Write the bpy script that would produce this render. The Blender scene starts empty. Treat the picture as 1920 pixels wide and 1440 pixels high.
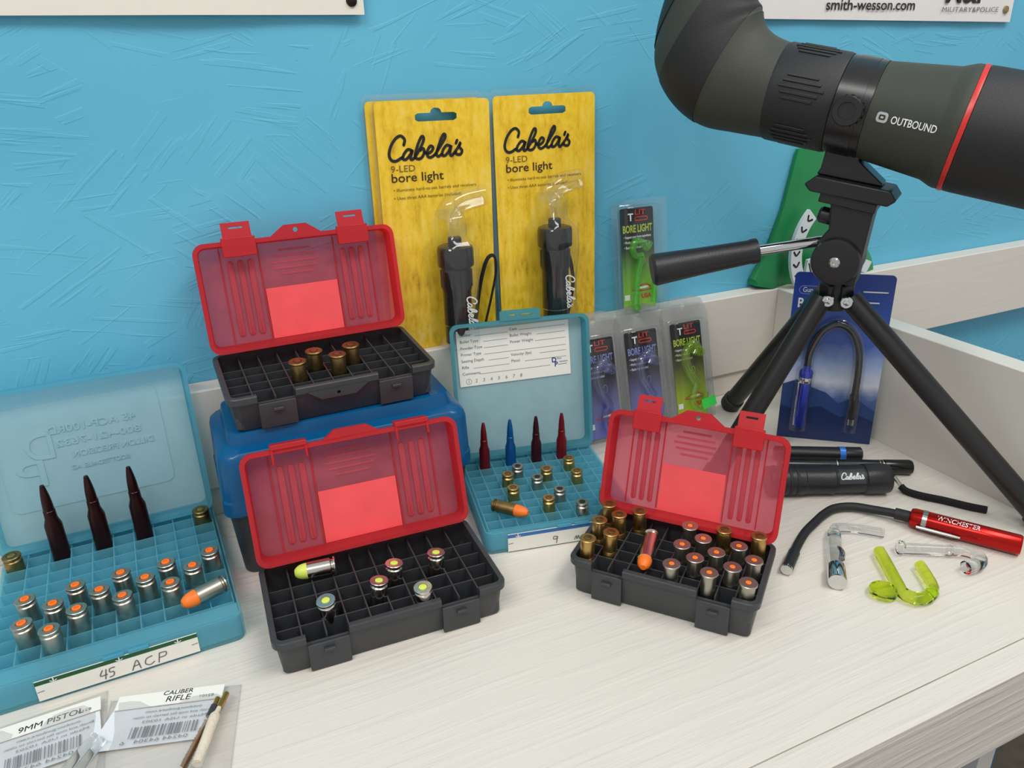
import bpy, bmesh, math, random
from mathutils import Vector, Matrix
R_ = math.radians
random.seed(7)
SC = bpy.context.scene
COL = SC.collection

# ------------------------------------------------------------------ camera
cam_d = bpy.data.cameras.new('camera')
cam_d.lens = 36.0*1447.0/1920.0
cam_d.sensor_width = 36.0
cam_d.clip_start = 0.01
cam = bpy.data.objects.new('camera', cam_d)
COL.objects.link(cam)
CAMZ = 0.353
right = Vector((0.90597212, -0.42269002, -0.02340215))
down = Vector((-0.18435479, -0.34416599, -0.92063189))
fwd = Vector((0.38108769, 0.83838113, -0.38972973))
cm = Matrix.Identity(4)
for i in range(3):
    cm[i][0] = right[i]; cm[i][1] = -down[i]; cm[i][2] = -fwd[i]
cm[2][3] = CAMZ
cam.matrix_world = cm
SC.camera = cam

# ------------------------------------------------------------------ world, lights, exposure
w = bpy.data.worlds.new('room_light'); SC.world = w; w.use_nodes = True
bg = w.node_tree.nodes['Background']
bg.inputs[0].default_value = (0.95, 0.97, 1.0, 1); bg.inputs[1].default_value = 0.62
def area(name, loc, target, sx, sy, watts, col):
    d = bpy.data.lights.new(name, 'AREA'); d.shape = 'RECTANGLE'; d.size = sx; d.size_y = sy
    d.energy = watts; d.color = col
    o = bpy.data.objects.new(name, d); COL.objects.link(o); o.location = loc
    o.rotation_euler = (Vector(target)-Vector(loc)).to_track_quat('-Z', 'Y').to_euler()
    return o
area('ceiling_lamp_right_offscreen', (0.80, -0.25, 1.75), (0.40, 0.5, 0.0), 1.2, 0.30, 17, (1.0, 0.97, 0.92))
area('ceiling_lamp_left_offscreen', (-0.75, -0.45, 1.8), (0.1, 0.5, 0.1), 1.2, 0.30, 19, (1.0, 0.98, 0.95))
SC.view_settings.view_transform = 'Standard'
SC.view_settings.look = 'None'
SC.view_settings.gamma = 1.0
SC.view_settings.use_curve_mapping = False
SC.view_settings.exposure = -0.07
try:
    SC.cycles.transparent_max_bounces = 48
    SC.cycles.max_bounces = 16
    SC.cycles.transmission_bounces = 12
except Exception:
    pass

# ------------------------------------------------------------------ materials
def lin(c):
    return tuple(((v/255.0)/12.92 if v/255.0 <= 0.04045 else ((v/255.0+0.055)/1.055)**2.4) for v in c)+(1.0,)
MATS = {}
def new_mat(name):
    m = bpy.data.materials.new(name); m.use_nodes = True
    nt = m.node_tree
    MATS[name] = m
    return m, nt, nt.nodes['Principled BSDF'], nt.nodes['Material Output']
def plain(name, rgb, rough=0.5, metal=0.0, spec=0.5, noise=0.0, nscale=60.0, bump=0.0, bscale=200.0, coat=0.0):
    m, nt, b, out = new_mat(name)
    b.inputs['Roughness'].default_value = rough
    b.inputs['Metallic'].default_value = metal
    b.inputs['Specular IOR Level'].default_value = spec
    b.inputs['Coat Weight'].default_value = coat
    c = lin(rgb)
    b.inputs['Base Color'].default_value = c
    tc = nt.nodes.new('ShaderNodeTexCoord')
    n = nt.nodes.new('ShaderNodeTexNoise'); n.inputs['Scale'].default_value = nscale; n.inputs['Detail'].default_value = 4
    nt.links.new(tc.outputs['Object'], n.inputs['Vector'])
    mx = nt.nodes.new('ShaderNodeMixRGB'); mx.blend_type = 'MULTIPLY'
    mr = nt.nodes.new('ShaderNodeMapRange'); mr.inputs['From Min'].default_value = 0.3; mr.inputs['From Max'].default_value = 0.7
    mr.inputs['To Min'].default_value = 1.0-max(noise, 0.03); mr.inputs['To Max'].default_value = 1.0
    nt.links.new(n.outputs['Fac'], mr.inputs['Value'])
    mx.inputs['Fac'].default_value = 1.0; mx.inputs['Color1'].default_value = c
    nt.links.new(mr.outputs['Result'], mx.inputs['Color2']); nt.links.new(mx.outputs['Color'], b.inputs['Base Color'])
    if bump > 0:
        n2 = nt.nodes.new('ShaderNodeTexNoise'); n2.inputs['Scale'].default_value = bscale; n2.inputs['Detail'].default_value = 3
        nt.links.new(tc.outputs['Object'], n2.inputs['Vector'])
        bp = nt.nodes.new('ShaderNodeBump'); bp.inputs['Strength'].default_value = bump; bp.inputs['Distance'].default_value = 0.0006
        nt.links.new(n2.outputs['Fac'], bp.inputs['Height']); nt.links.new(bp.outputs['Normal'], b.inputs['Normal'])
    return m
def sheer(name, tint, body, clear, rough=0.25, transl=0.4, spec=0.5, noise=0.0):
    """see-through coloured plastic: tinted transparency mixed with a scattering body"""
    m, nt, b, out = new_mat(name)
    b.inputs['Base Color'].default_value = lin(body); b.inputs['Roughness'].default_value = rough
    b.inputs['Specular IOR Level'].default_value = spec
    tr = nt.nodes.new('ShaderNodeBsdfTransparent'); tr.inputs['Color'].default_value = lin(tint)
    tl = nt.nodes.new('ShaderNodeBsdfTranslucent'); tl.inputs['Color'].default_value = lin(body)
    m1 = nt.nodes.new('ShaderNodeMixShader'); m1.inputs[0].default_value = transl
    m2 = nt.nodes.new('ShaderNodeMixShader'); m2.inputs[0].default_value = clear
    nt.links.new(b.outputs[0], m1.inputs[1]); nt.links.new(tl.outputs[0], m1.inputs[2])
    nt.links.new(m1.outputs[0], m2.inputs[1]); nt.links.new(tr.outputs[0], m2.inputs[2])
    nt.links.new(m2.outputs[0], out.inputs['Surface'])
    if noise > 0:
        tc = nt.nodes.new('ShaderNodeTexCoord'); n = nt.nodes.new('ShaderNodeTexNoise'); n.inputs['Scale'].default_value = 45
        n.inputs['Detail'].default_value = 3
        nt.links.new(tc.outputs['Object'], n.inputs['Vector'])
        mr = nt.nodes.new('ShaderNodeMapRange'); mr.inputs['From Min'].default_value = 0.3; mr.inputs['From Max'].default_value = 0.7
        mr.inputs['To Min'].default_value = clear-noise; mr.inputs['To Max'].default_value = clear+noise
        nt.links.new(n.outputs['Fac'], mr.inputs['Value']); nt.links.new(mr.outputs['Result'], m2.inputs[0])
    return m
def clear_plastic(name, tint=(252, 253, 253), gloss=0.16, rough=0.06, haze=0.05, hazecol=(225, 228, 228)):
    m, nt, b, out = new_mat(name)
    b.inputs['Base Color'].default_value = lin(hazecol); b.inputs['Roughness'].default_value = 0.3
    tr = nt.nodes.new('ShaderNodeBsdfTransparent'); tr.inputs['Color'].default_value = lin(tint)
    gl = nt.nodes.new('ShaderNodeBsdfGlossy'); gl.inputs['Roughness'].default_value = rough
    fr = nt.nodes.new('ShaderNodeLayerWeight'); fr.inputs['Blend'].default_value = 0.5
    pw = nt.nodes.new('ShaderNodeMath'); pw.operation = 'POWER'; pw.inputs[1].default_value = 4.0
    nt.links.new(fr.outputs['Facing'], pw.inputs[0])
    mr = nt.nodes.new('ShaderNodeMath'); mr.operation = 'MULTIPLY_ADD'; mr.inputs[1].default_value = 0.55*gloss+0.1; mr.inputs[2].default_value = 0.03+gloss*0.04
    nt.links.new(pw.outputs[0], mr.inputs[0])
    m1 = nt.nodes.new('ShaderNodeMixShader'); nt.links.new(mr.outputs[0], m1.inputs[0])
    nt.links.new(tr.outputs[0], m1.inputs[1]); nt.links.new(gl.outputs[0], m1.inputs[2])
    m2 = nt.nodes.new('ShaderNodeMixShader'); m2.inputs[0].default_value = haze
    nt.links.new(m1.outputs[0], m2.inputs[1]); nt.links.new(b.outputs[0], m2.inputs[2])
    nt.links.new(m2.outputs[0], out.inputs['Surface'])
    return m
def acrylic(name, col, rough=0.03, ior=1.3, tintmix=0.0):
    m, nt, b, out = new_mat(name)
    b.inputs['Base Color'].default_value = lin(col); b.inputs['Roughness'].default_value = rough
    b.inputs['Transmission Weight'].default_value = 1.0; b.inputs['IOR'].default_value = ior
    return m
def blend_print(name, stops, axis=2, lo=0.0, hi=1.0, rough=0.35, noise=0.0, nscale=30):
    """printed card: colour bands along one object axis"""
    m, nt, b, out = new_mat(name)
    b.inputs['Roughness'].default_value = rough
    tc = nt.nodes.new('ShaderNodeTexCoord'); sp = nt.nodes.new('ShaderNodeSeparateXYZ')
    nt.links.new(tc.outputs['Object'], sp.inputs[0])
    mr = nt.nodes.new('ShaderNodeMapRange'); mr.inputs['From Min'].default_value = lo; mr.inputs['From Max'].default_value = hi
    nt.links.new(sp.outputs[axis], mr.inputs['Value'])
    val = mr.outputs['Result']
    if noise:
        n = nt.nodes.new('ShaderNodeTexNoise'); n.inputs['Scale'].default_value = nscale; n.inputs['Detail'].default_value = 5
        nt.links.new(tc.outputs['Object'], n.inputs['Vector'])
        ma = nt.nodes.new('ShaderNodeMath'); ma.operation = 'MULTIPLY_ADD'; ma.inputs[1].default_value = noise; ma.inputs[2].default_value = -noise*0.5
        nt.links.new(n.outputs['Fac'], ma.inputs[0])
        ad = nt.nodes.new('ShaderNodeMath'); ad.operation = 'ADD'
        nt.links.new(val, ad.inputs[0]); nt.links.new(ma.outputs[0], ad.inputs[1]); val = ad.outputs[0]
    cr = nt.nodes.new('ShaderNodeValToRGB'); nt.links.new(val, cr.inputs[0])
    e = cr.color_ramp.elements
    e[0].position = stops[0][0]; e[0].color = lin(stops[0][1]); e[1].position = stops[-1][0]; e[1].color = lin(stops[-1][1])
    for p, c in stops[1:-1]:
        q = e.new(p); q.color = lin(c)
    nt.links.new(cr.outputs['Color'], b.inputs['Base Color'])
    return m

def make_wall():
    m, nt, b, out = new_mat('blue_wall_paint')
    N = nt.nodes.new; Lk = nt.links.new
    b.inputs['Roughness'].default_value = 0.5; b.inputs['Specular IOR Level'].default_value = 0.3
    tc = N('ShaderNodeTexCoord')
    heights = []
    for sc, seed, thick in ((11.0, 0.0, 1.0), (19.0, 3.7, 0.7)):
        mp = N('ShaderNodeMapping'); mp.inputs['Location'].default_value = (seed, seed*1.3, seed*0.7); mp.inputs['Scale'].default_value = (1.0, 1.0, 1.5)
        Lk(tc.outputs['Object'], mp.inputs['Vector'])
        nz = N('ShaderNodeTexNoise'); nz.inputs['Scale'].default_value = 9; Lk(mp.outputs[0], nz.inputs['Vector'])
        va = N('ShaderNodeVectorMath'); va.operation = 'MULTIPLY_ADD'; va.inputs[1].default_value = (0.05, 0.05, 0.05)
        Lk(nz.outputs['Color'], va.inputs[0]); Lk(mp.outputs[0], va.inputs[2])
        vo = N('ShaderNodeTexVoronoi'); vo.inputs['Scale'].default_value = sc; Lk(va.outputs[0], vo.inputs['Vector'])
        se = N('ShaderNodeSeparateColor'); Lk(vo.outputs['Color'], se.inputs[0])
        ang = N('ShaderNodeMath'); ang.operation = 'MULTIPLY_ADD'; ang.inputs[1].default_value = 2.4; ang.inputs[2].default_value = -1.1
        Lk(se.outputs[0], ang.inputs[0])
        vr = N('ShaderNodeVectorRotate'); vr.rotation_type = 'Y_AXIS'; Lk(mp.outputs[0], vr.inputs['Vector']); Lk(ang.outputs[0], vr.inputs['Angle'])
        ms = N('ShaderNodeMapping'); ms.inputs['Scale'].default_value = (8.0, 8.0, 120.0); Lk(vr.outputs[0], ms.inputs['Vector'])
        n2 = N('ShaderNodeTexNoise'); n2.inputs['Scale'].default_value = 1.0; n2.inputs['Detail'].default_value = 2.0; Lk(ms.outputs[0], n2.inputs['Vector'])
        rp = N('ShaderNodeValToRGB'); rp.color_ramp.elements[0].position = 0.585; rp.color_ramp.elements[1].position = 0.625
        Lk(n2.outputs['Fac'], rp.inputs[0])
        # keep the strands only on some flakes
        gt = N('ShaderNodeMath'); gt.operation = 'GREATER_THAN'; gt.inputs[1].default_value = 0.42; Lk(se.outputs[1], gt.inputs[0])
        mu = N('ShaderNodeMath'); mu.operation = 'MULTIPLY'; Lk(rp.outputs['Color'], mu.inputs[0]); Lk(gt.outputs[0], mu.inputs[1])
        st = N('ShaderNodeMath'); st.operation = 'MULTIPLY_ADD'; st.inputs[1].default_value = 0.35; Lk(se.outputs[2], st.inputs[0]); Lk(mu.outputs[0], st.inputs[2])
        sc2 = N('ShaderNodeMath'); sc2.operation = 'MULTIPLY'; sc2.inputs[1].default_value = thick; Lk(st.outputs[0], sc2.inputs[0])
        heights.append(sc2)
    ad = N('ShaderNodeMath'); ad.operation = 'ADD'; Lk(heights[0].outputs[0], ad.inputs[0]); Lk(heights[1].outputs[0], ad.inputs[1])
    fine = N('ShaderNodeTexNoise'); fine.inputs['Scale'].default_value = 260; fine.inputs['Detail'].default_value = 3; Lk(tc.outputs['Object'], fine.inputs['Vector'])
    ad2 = N('ShaderNodeMath'); ad2.operation = 'MULTIPLY_ADD'; ad2.inputs[1].default_value = 0.25; Lk(fine.outputs['Fac'], ad2.inputs[0]); Lk(ad.outputs[0], ad2.inputs[2])
    bp = N('ShaderNodeBump'); bp.inputs['Strength'].default_value = 0.38; bp.inputs['Distance'].default_value = 0.0006
    Lk(ad2.outputs[0], bp.inputs['Height']); Lk(bp.outputs['Normal'], b.inputs['Normal'])
    big = N('ShaderNodeTexNoise'); big.inputs['Scale'].default_value = 6; big.inputs['Detail'].default_value = 4; Lk(tc.outputs['Object'], big.inputs['Vector'])
    cr = N('ShaderNodeValToRGB'); cr.color_ramp.elements[0].position = 0.3; cr.color_ramp.elements[1].position = 0.7
    cr.color_ramp.elements[0].color = lin((92, 174, 203)); cr.color_ramp.elements[1].color = lin((101, 183, 211))
    Lk(big.outputs['Fac'], cr.inputs[0]); Lk(cr.outputs['Color'], b.inputs['Base Color'])
    return m
def make_brushed_white(name, rgb, sx=5.0, sy=130.0, dist=0.0007, strength=0.6, rot=0.0):
    m, nt, b, out = new_mat(name)
    N = nt.nodes.new; Lk = nt.links.new
    b.inputs['Roughness'].default_value = 0.42; b.inputs['Specular IOR Level'].default_value = 0.35
    tc = N('ShaderNodeTexCoord')
    wob = N('ShaderNodeTexNoise'); wob.inputs['Scale'].default_value = 7; Lk(tc.outputs['Object'], wob.inputs['Vector'])
    va = N('ShaderNodeVectorMath'); va.operation = 'MULTIPLY_ADD'; va.inputs[1].default_value = (0.0, 0.008, 0.008)
    Lk(wob.outputs['Color'], va.inputs[0]); Lk(tc.outputs['Object'], va.inputs[2])
    mp = N('ShaderNodeMapping'); mp.inputs['Scale'].default_value = (sx, sy, sy); mp.inputs['Rotation'].default_value = (0, 0, rot); Lk(va.outputs[0], mp.inputs['Vector'])
    n1 = N('ShaderNodeTexNoise'); n1.inputs['Scale'].default_value = 1.0; n1.inputs['Detail'].default_value = 4; Lk(mp.outputs[0], n1.inputs['Vector'])
    mp2 = N('ShaderNodeMapping'); mp2.inputs['Scale'].default_value = (sx*3, sy*2.6, sy*2.6); mp2.inputs['Rotation'].default_value = (0, 0, rot+0.06); Lk(va.outputs[0], mp2.inputs['Vector'])
    n2 = N('ShaderNodeTexNoise'); n2.inputs['Scale'].default_value = 1.0; n2.inputs['Detail'].default_value = 2; Lk(mp2.outputs[0], n2.inputs['Vector'])
    rp = N('ShaderNodeValToRGB'); rp.color_ramp.elements[0].position = 0.45; rp.color_ramp.elements[1].position = 0.72; Lk(n1.outputs['Fac'], rp.inputs[0])
    ad = N('ShaderNodeMath'); ad.operation = 'MULTIPLY_ADD'; ad.inputs[1].default_value = 0.4; Lk(n2.outputs['Fac'], ad.inputs[0]); Lk(rp.outputs['Color'], ad.inputs[2])
    bp = N('ShaderNodeBump'); bp.inputs['Strength'].default_value = strength; bp.inputs['Distance'].default_value = dist
    Lk(ad.outputs[0], bp.inputs['Height']); Lk(bp.outputs['Normal'], b.inputs['Normal'])
    big = N('ShaderNodeTexNoise'); big.inputs['Scale'].default_value = 5; big.inputs['Detail'].default_value = 3; Lk(tc.outputs['Object'], big.inputs['Vector'])
    cr = N('ShaderNodeValToRGB'); cr.color_ramp.elements[0].position = 0.35; cr.color_ramp.elements[1].position = 0.65
    cr.color_ramp.elements[0].color = lin(tuple(v-6 for v in rgb)); cr.color_ramp.elements[1].color = lin(rgb)
    Lk(big.outputs['Fac'], cr.inputs[0]); Lk(cr.outputs['Color'], b.inputs['Base Color'])
    return m
make_wall()
make_brushed_white('white_counter_paint', (220, 214, 203), 9.0, 190.0, dist=0.0005)
make_brushed_white('white_trim_paint', (220, 214, 203), 9.0, 90.0, 0.0003, 0.35)
plain('sign_white', (226, 222, 219), 0.45); plain('sign_cream', (228, 222, 210), 0.45)
plain('ink_black', (22, 20, 20), 0.5); plain('ink_grey', (105, 105, 108), 0.6); plain('ink_brown', (60, 36, 12), 0.5)
plain('ink_brown_light', (120, 90, 20), 0.5)
plain('ink_pencil', (120, 118, 112), 0.6); plain('ink_blue', (36, 72, 140), 0.5); plain('paper_white', (238, 236, 226), 0.6)
plain('paper_cool', (226, 228, 230), 0.5)
plain('print_white', (235, 235, 235), 0.4); plain('print_red', (205, 48, 36), 0.4); plain('print_periwinkle', (128, 138, 196), 0.4)
plain('print_lime', (176, 196, 64), 0.4); plain('ink_green', (16, 84, 46), 0.5); plain('ink_label_blue', (52, 110, 176), 0.5)
plain('black_plastic', (30, 30, 34), 0.38, noise=0.15, bump=0.25, bscale=900)
plain('charcoal_plastic', (56, 58, 61), 0.42, noise=0.12, nscale=40, bump=0.2, bscale=700)
plain('black_gloss', (14, 14, 16), 0.22); plain('black_rubber', (26, 26, 28), 0.6, noise=0.1)
plain('black_cloth', (12, 12, 14), 0.85, bump=0.6, bscale=1500)
plain('olive_armour', (56, 58, 48), 0.62, noise=0.08, bump=0.35, bscale=1500)
plain('scope_black', (27, 26, 27), 0.55, noise=0.1, bump=0.35, bscale=1500)
plain('scope_satin', (22, 22, 23), 0.3)
plain('scope_red_ring', (206, 42, 32), 0.35)
plain('tripod_black', (24, 24, 26), 0.42, bump=0.15, bscale=800)
plain('leg_metal', (32, 31, 30), 0.4, metal=0.2, noise=0.1)
plain('chrome', (215, 215, 215), 0.1, metal=1.0); plain('steel', (190, 188, 182), 0.22, metal=1.0)
plain('brass', (206, 168, 104), 0.36, metal=1.0, noise=0.25, nscale=150); plain('brass_dull', (160, 134, 86), 0.4, metal=1.0, noise=0.35, nscale=180)
plain('nickel', (184, 178, 164), 0.36, metal=1.0, noise=0.15, nscale=150)
plain('nickel_bright', (214, 208, 196), 0.2, metal=1.0)
plain('copper_head', (160, 104, 66), 0.4, metal=0.8, noise=0.3, nscale=200)
plain('orange_plastic', (246, 120, 32), 0.45); plain('lime_plastic', (214, 226, 96), 0.45)
plain('anodized_oxblood', (48, 15, 16), 0.3, metal=0.55, noise=0.2); plain('anodized_red', (122, 24, 34), 0.28, metal=0.5)
plain('anodized_blue', (18, 92, 158), 0.28, metal=0.5); plain('anodized_maroon', (64, 22, 30), 0.26, metal=0.5)
plain('torch_red', (176, 24, 18), 0.2, metal=0.75); plain('torch_blue', (40, 60, 190), 0.22, metal=0.6)
plain('ring_blue', (60, 130, 225), 0.3, metal=0.3)
plain('gold_nail', (170, 150, 108), 0.3, metal=1.0); plain('dark_nail', (40, 32, 26), 0.4, metal=0.6)
sheer('red_sheer', (250, 204, 212), (234, 130, 146), 0.60, 0.3, 0.4, noise=0.06)
plain('red_insert', (246, 84, 88), 0.4, noise=0.10, nscale=55)
sheer('red_rib_sheer', (246, 170, 182), (232, 108, 122), 0.5, 0.2, 0.4, spec=0.9)
sheer('red_rim_sheer', (240, 122, 132), (238, 74, 82), 0.40, 0.25, 0.45)
sheer('aqua_sheer', (190, 232, 241), (136, 214, 232), 0.5, 0.3, 0.5, noise=0.04)
sheer('aqua_tray_sheer', (234, 248, 251), (152, 222, 236), 0.60, 0.32, 0.5)
sheer('aqua_lid_sheer', (222, 242, 246), (200, 232, 238), 0.30, 0.4, 0.45, noise=0.04)
sheer('teal_rim_sheer', (140, 208, 220), (120, 196, 208), 0.35, 0.3, 0.5)
sheer('royal_blue_sheer', (30, 120, 170), (4, 96, 150), 0.12, 0.26, 0.2)
clear_plastic('clear_film', haze=0.03); clear_plastic('clear_blister', gloss=0.5, haze=0.012)
clear_plastic('grey_shell', tint=(238, 240, 240), gloss=0.5, haze=0.20, hazecol=(214, 216, 214))
clear_plastic('white_blister', gloss=0.7, haze=0.012, hazecol=(236, 238, 242))
clear_plastic('bag_film', tint=(246, 246, 246), gloss=0.5, haze=0.14, hazecol=(226, 224, 222))
acrylic('clear_acrylic', (246, 248, 248)); acrylic('yellowgreen_acrylic', (228, 244, 96), ior=1.25)
clear_plastic('lime_acrylic', (190, 246, 140), 1.6, 0.05, 0.16, (130, 235, 80)); clear_plastic('violet_acrylic', (230, 232, 252), 1.8, 0.05, 0.035, (190, 194, 240)); clear_plastic('lemon_acrylic', (232, 248, 150), 1.6, 0.05, 0.12, (196, 226, 60))
plain('fluor_sticker', (60, 214, 84), 0.5)
plain('green_nylon', (24, 134, 74), 0.42, noise=0.18, nscale=25); plain('green_nylon_light', (58, 150, 92), 0.45)
plain('emblem_white', (214, 222, 222), 0.5)
plain('blue_card_edge', (30, 52, 120), 0.45); plain('mountain_near', (28, 48, 96), 0.4); plain('mountain_far', (44, 72, 128), 0.4)
plain('floor_brown', (96, 84, 68), 0.8, noise=0.3, nscale=40); plain('panel_blue', (24, 110, 162), 0.5)
plain('bronze_bristle', (120, 82, 48), 0.6, metal=0.4, noise=0.4); plain('cotton', (226, 214, 192), 0.95, noise=0.15, bump=1.0, bscale=900)
plain('gold_wire', (190, 150, 80), 0.3, metal=1.0)
def make_yellow():
    m, nt, b, out = new_mat('yellow_card'); N = nt.nodes.new; Lk = nt.links.new
    b.inputs['Roughness'].default_value = 0.36
    tc = N('ShaderNodeTexCoord')
    mp = N('ShaderNodeMapping'); mp.inputs['Scale'].default_value = (60, 60, 26); Lk(tc.outputs['Object'], mp.inputs[0])
    n1 = N('ShaderNodeTexNoise'); n1.inputs['Scale'].default_value = 1.0; n1.inputs['Detail'].default_value = 7; n1.inputs['Roughness'].default_value = 0.7; Lk(mp.outputs[0], n1.inputs['Vector'])
    mp2 = N('ShaderNodeMapping'); mp2.inputs['Scale'].default_value = (240, 240, 110); Lk(tc.outputs['Object'], mp2.inputs[0])
    n2 = N('ShaderNodeTexNoise'); n2.inputs['Scale'].default_value = 1.0; n2.inputs['Detail'].default_value = 4; Lk(mp2.outputs[0], n2.inputs['Vector'])
    ad = N('ShaderNodeMath'); ad.operation = 'MULTIPLY_ADD'; ad.inputs[1].default_value = 0.45; Lk(n2.outputs['Fac'], ad.inputs[0]); Lk(n1.outputs['Fac'], ad.inputs[2])
    cr = N('ShaderNodeValToRGB'); Lk(ad.outputs[0], cr.inputs[0]); e = cr.color_ramp.elements
    e[0].position = 0.48; e[0].color = lin((172, 134, 16)); e[1].position = 0.98; e[1].color = lin((238, 208, 104))
    q = e.new(0.62); q.color = lin((220, 178, 28)); q = e.new(0.76); q.color = lin((236, 196, 44))
    Lk(cr.outputs['Color'], b.inputs['Base Color'])
make_yellow()

blend_print('violet_card', [(0.0, (110, 120, 196)), (0.3, (104, 108, 160)), (0.55, (64, 62, 74)), (0.78, (22, 22, 26)), (1.0, (14, 14, 16))], 2, 0.0, 0.1)
blend_print('lime_card', [(0.0, (164, 190, 36)), (0.25, (150, 170, 44)), (0.55, (84, 84, 58)), (0.78, (22, 24, 20)), (1.0, (14, 14, 14))], 2, 0.0, 0.1)
blend_print('green_card', [(0.0, (146, 200, 60)), (0.35, (110, 160, 60)), (0.6, (44, 60, 44)), (0.8, (20, 26, 26)), (1.0, (16, 20, 24))], 2, 0.0, 0.1)
blend_print('sky_card', [(0.0, (24, 44, 92)), (0.28, (80, 108, 166)), (0.37, (216, 224, 238)), (0.47, (158, 182, 226)), (0.6, (56, 92, 176)), (1.0, (30, 56, 136))], 2, 0.0, 0.166, 0.32, 0.12, 60)
M = MATS

# ------------------------------------------------------------------ geometry helpers
def rrect(sx, sy, r, n=5, cx=0.0, cy=0.0):
    """rounded rectangle outline, counter-clockwise, centred at cx, cy"""
    pts = []
    r = min(r, sx/2-1e-5, sy/2-1e-5)
    for qx, qy, a0 in ((1, 1, 0), (-1, 1, 90), (-1, -1, 180), (1, -1, 270)):
        for k in range(n+1):
            a = R_(a0+90.0*k/n)
            pts.append((cx+qx*(sx/2-r)+r*math.cos(a), cy+qy*(sy/2-r)+r*math.sin(a)))
    return pts
def smooth(pts, n=6, closed=False):
    P = [Vector(p) for p in pts]; out = []; N = len(P)
    rng = range(N if closed else N-1)
    for i in rng:
        if closed: a, b, c, d = P[(i-1) % N], P[i], P[(i+1) % N], P[(i+2) % N]
        else: a, b, c, d = P[max(i-1, 0)], P[i], P[i+1], P[min(i+2, N-1)]
        for k in range(n):
            t = k/n
            out.append(0.5*((2*b)+(c-a)*t+(2*a-5*b+4*c-d)*t*t+(3*b-a-3*c+d)*t*t*t))
    if not closed: out.append(P[-1])
    return out
def frame(origin, x, y, z):
    m = Matrix.Identity(4)
    for i in range(3):
        m[i][0] = x[i]; m[i][1] = y[i]; m[i][2] = z[i]; m[i][3] = origin[i]
    return m
def axis_frame(a, b, up=(0, 0, 1)):
    """frame whose z runs from a to b"""
    a = Vector(a); b = Vector(b); z = (b-a).normalized(); u = Vector(up)
    x = u.cross(z)
    if x.length < 1e-4: x = Vector((1, 0, 0)).cross(z)
    x.normalize(); y = z.cross(x)
    return frame(a, x, y, z)
class MB:
    def __init__(s): s.v = []; s.f = []
    def add(s, vs, fs, mt=None):
        o = len(s.v)
        s.v += [tuple(mt @ Vector(p)) if mt else tuple(p) for p in vs]
        s.f += [tuple(i+o for i in f) for f in fs]
        return s
    def box(s, x0, x1, y0, y1, z0, z1, mt=None):
        vs = [(x, y, z) for z in (z0, z1) for y in (y0, y1) for x in (x0, x1)]
        return s.add(vs, [(0, 2, 3, 1), (4, 5, 7, 6), (0, 1, 5, 4), (2, 6, 7, 3), (0, 4, 6, 2), (1, 3, 7, 5)], mt)
    def loft(s, rings, cap0=True, cap1=True, mt=None, closed=True):
        n = len(rings[0]); vs = [p for r in rings for p in r]; fs = []
        for k in range(len(rings)-1):
            for i in range(n if closed else n-1):
                j = (i+1) % n
                fs.append((k*n+i, k*n+j, (k+1)*n+j, (k+1)*n+i))
        if cap0: fs.append(tuple(reversed(range(n))))
        if cap1: fs.append(tuple(range((len(rings)-1)*n, len(rings)*n)))
        return s.add(vs, fs, mt)
    def lathe(s, prof, seg=24, mt=None):
        rings = []
        for r, z in prof:
            rr = max(r, 1e-6)
            rings.append([(rr*math.cos(2*math.pi*k/seg), rr*math.sin(2*math.pi*k/seg), z) for k in range(seg)])
        return s.loft(rings, True, True, mt)
    def tube(s, pts, r, seg=10, mt=None, up=(0, 0, 1), flat=1.0, caps=True):
        P = [Vector(p) for p in pts]; n = len(P); rings = []
        rs = r if isinstance(r, (list, tuple)) else [r]*n
        t0 = (P[1]-P[0]).normalized(); u = Vector(up); x = u.cross(t0)
        if x.length < 1e-3: x = Vector((1, 0, 0)).cross(t0)
        x.normalize()
        for i in range(n):
            t = (P[min(i+1, n-1)]-P[max(i-1, 0)]).normalized()
            x = (x-t*x.dot(t)).normalized(); y = t.cross(x)
            rings.append([P[i]+(x*math.cos(2*math.pi*k/seg)+y*math.sin(2*math.pi*k/seg)*flat)*rs[i] for k in range(seg)])
        return s.loft(rings, caps, caps, mt)
    def prism(s, poly, z0, z1, mt=None):
        return s.loft([[(p[0], p[1], z0) for p in poly], [(p[0], p[1], z1) for p in poly]], True, True, mt)
    def ribbon(s, pts, wd, z=0.0, mt=None, n=5):
        P = smooth([(p[0], p[1], 0) for p in pts], n) if len(pts) > 2 else [Vector((p[0], p[1], 0)) for p in pts]
        a = []
        for i, p in enumerate(P):
            t = (P[min(i+1, len(P)-1)]-P[max(i-1, 0)]); t = t.normalized() if t.length > 0 else Vector((1, 0, 0))
            nrm = Vector((-t.y, t.x, 0))*(wd/2)
            a.append((p+nrm, p-nrm))
        vs = []; fs = []
        for l, r in a: vs += [(l.x, l.y, z), (r.x, r.y, z)]
        for i in range(len(a)-1): fs.append((2*i, 2*i+1, 2*i+3, 2*i+2))
        s.add(vs, fs, mt)
        for p in (P[0], P[-1]):
            s.add([(p.x+wd/2*math.cos(k*math.pi/4), p.y+wd/2*math.sin(k*math.pi/4), z) for k in range(8)], [tuple(range(8))], mt)
        return s
    def build(s, name, mat, parent=None, ang=35, mods=None, flatshade=False):
        me = bpy.data.meshes.new(name); me.from_pydata(s.v, [], s.f); me.validate()
        bm = bmesh.new(); bm.from_mesh(me); bmesh.ops.remove_doubles(bm, verts=bm.verts, dist=1e-7)
        bmesh.ops.recalc_face_normals(bm, faces=bm.faces); bm.to_mesh(me); bm.free()
        return put(name, me, mat, parent, ang, mods, flatshade)
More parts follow.
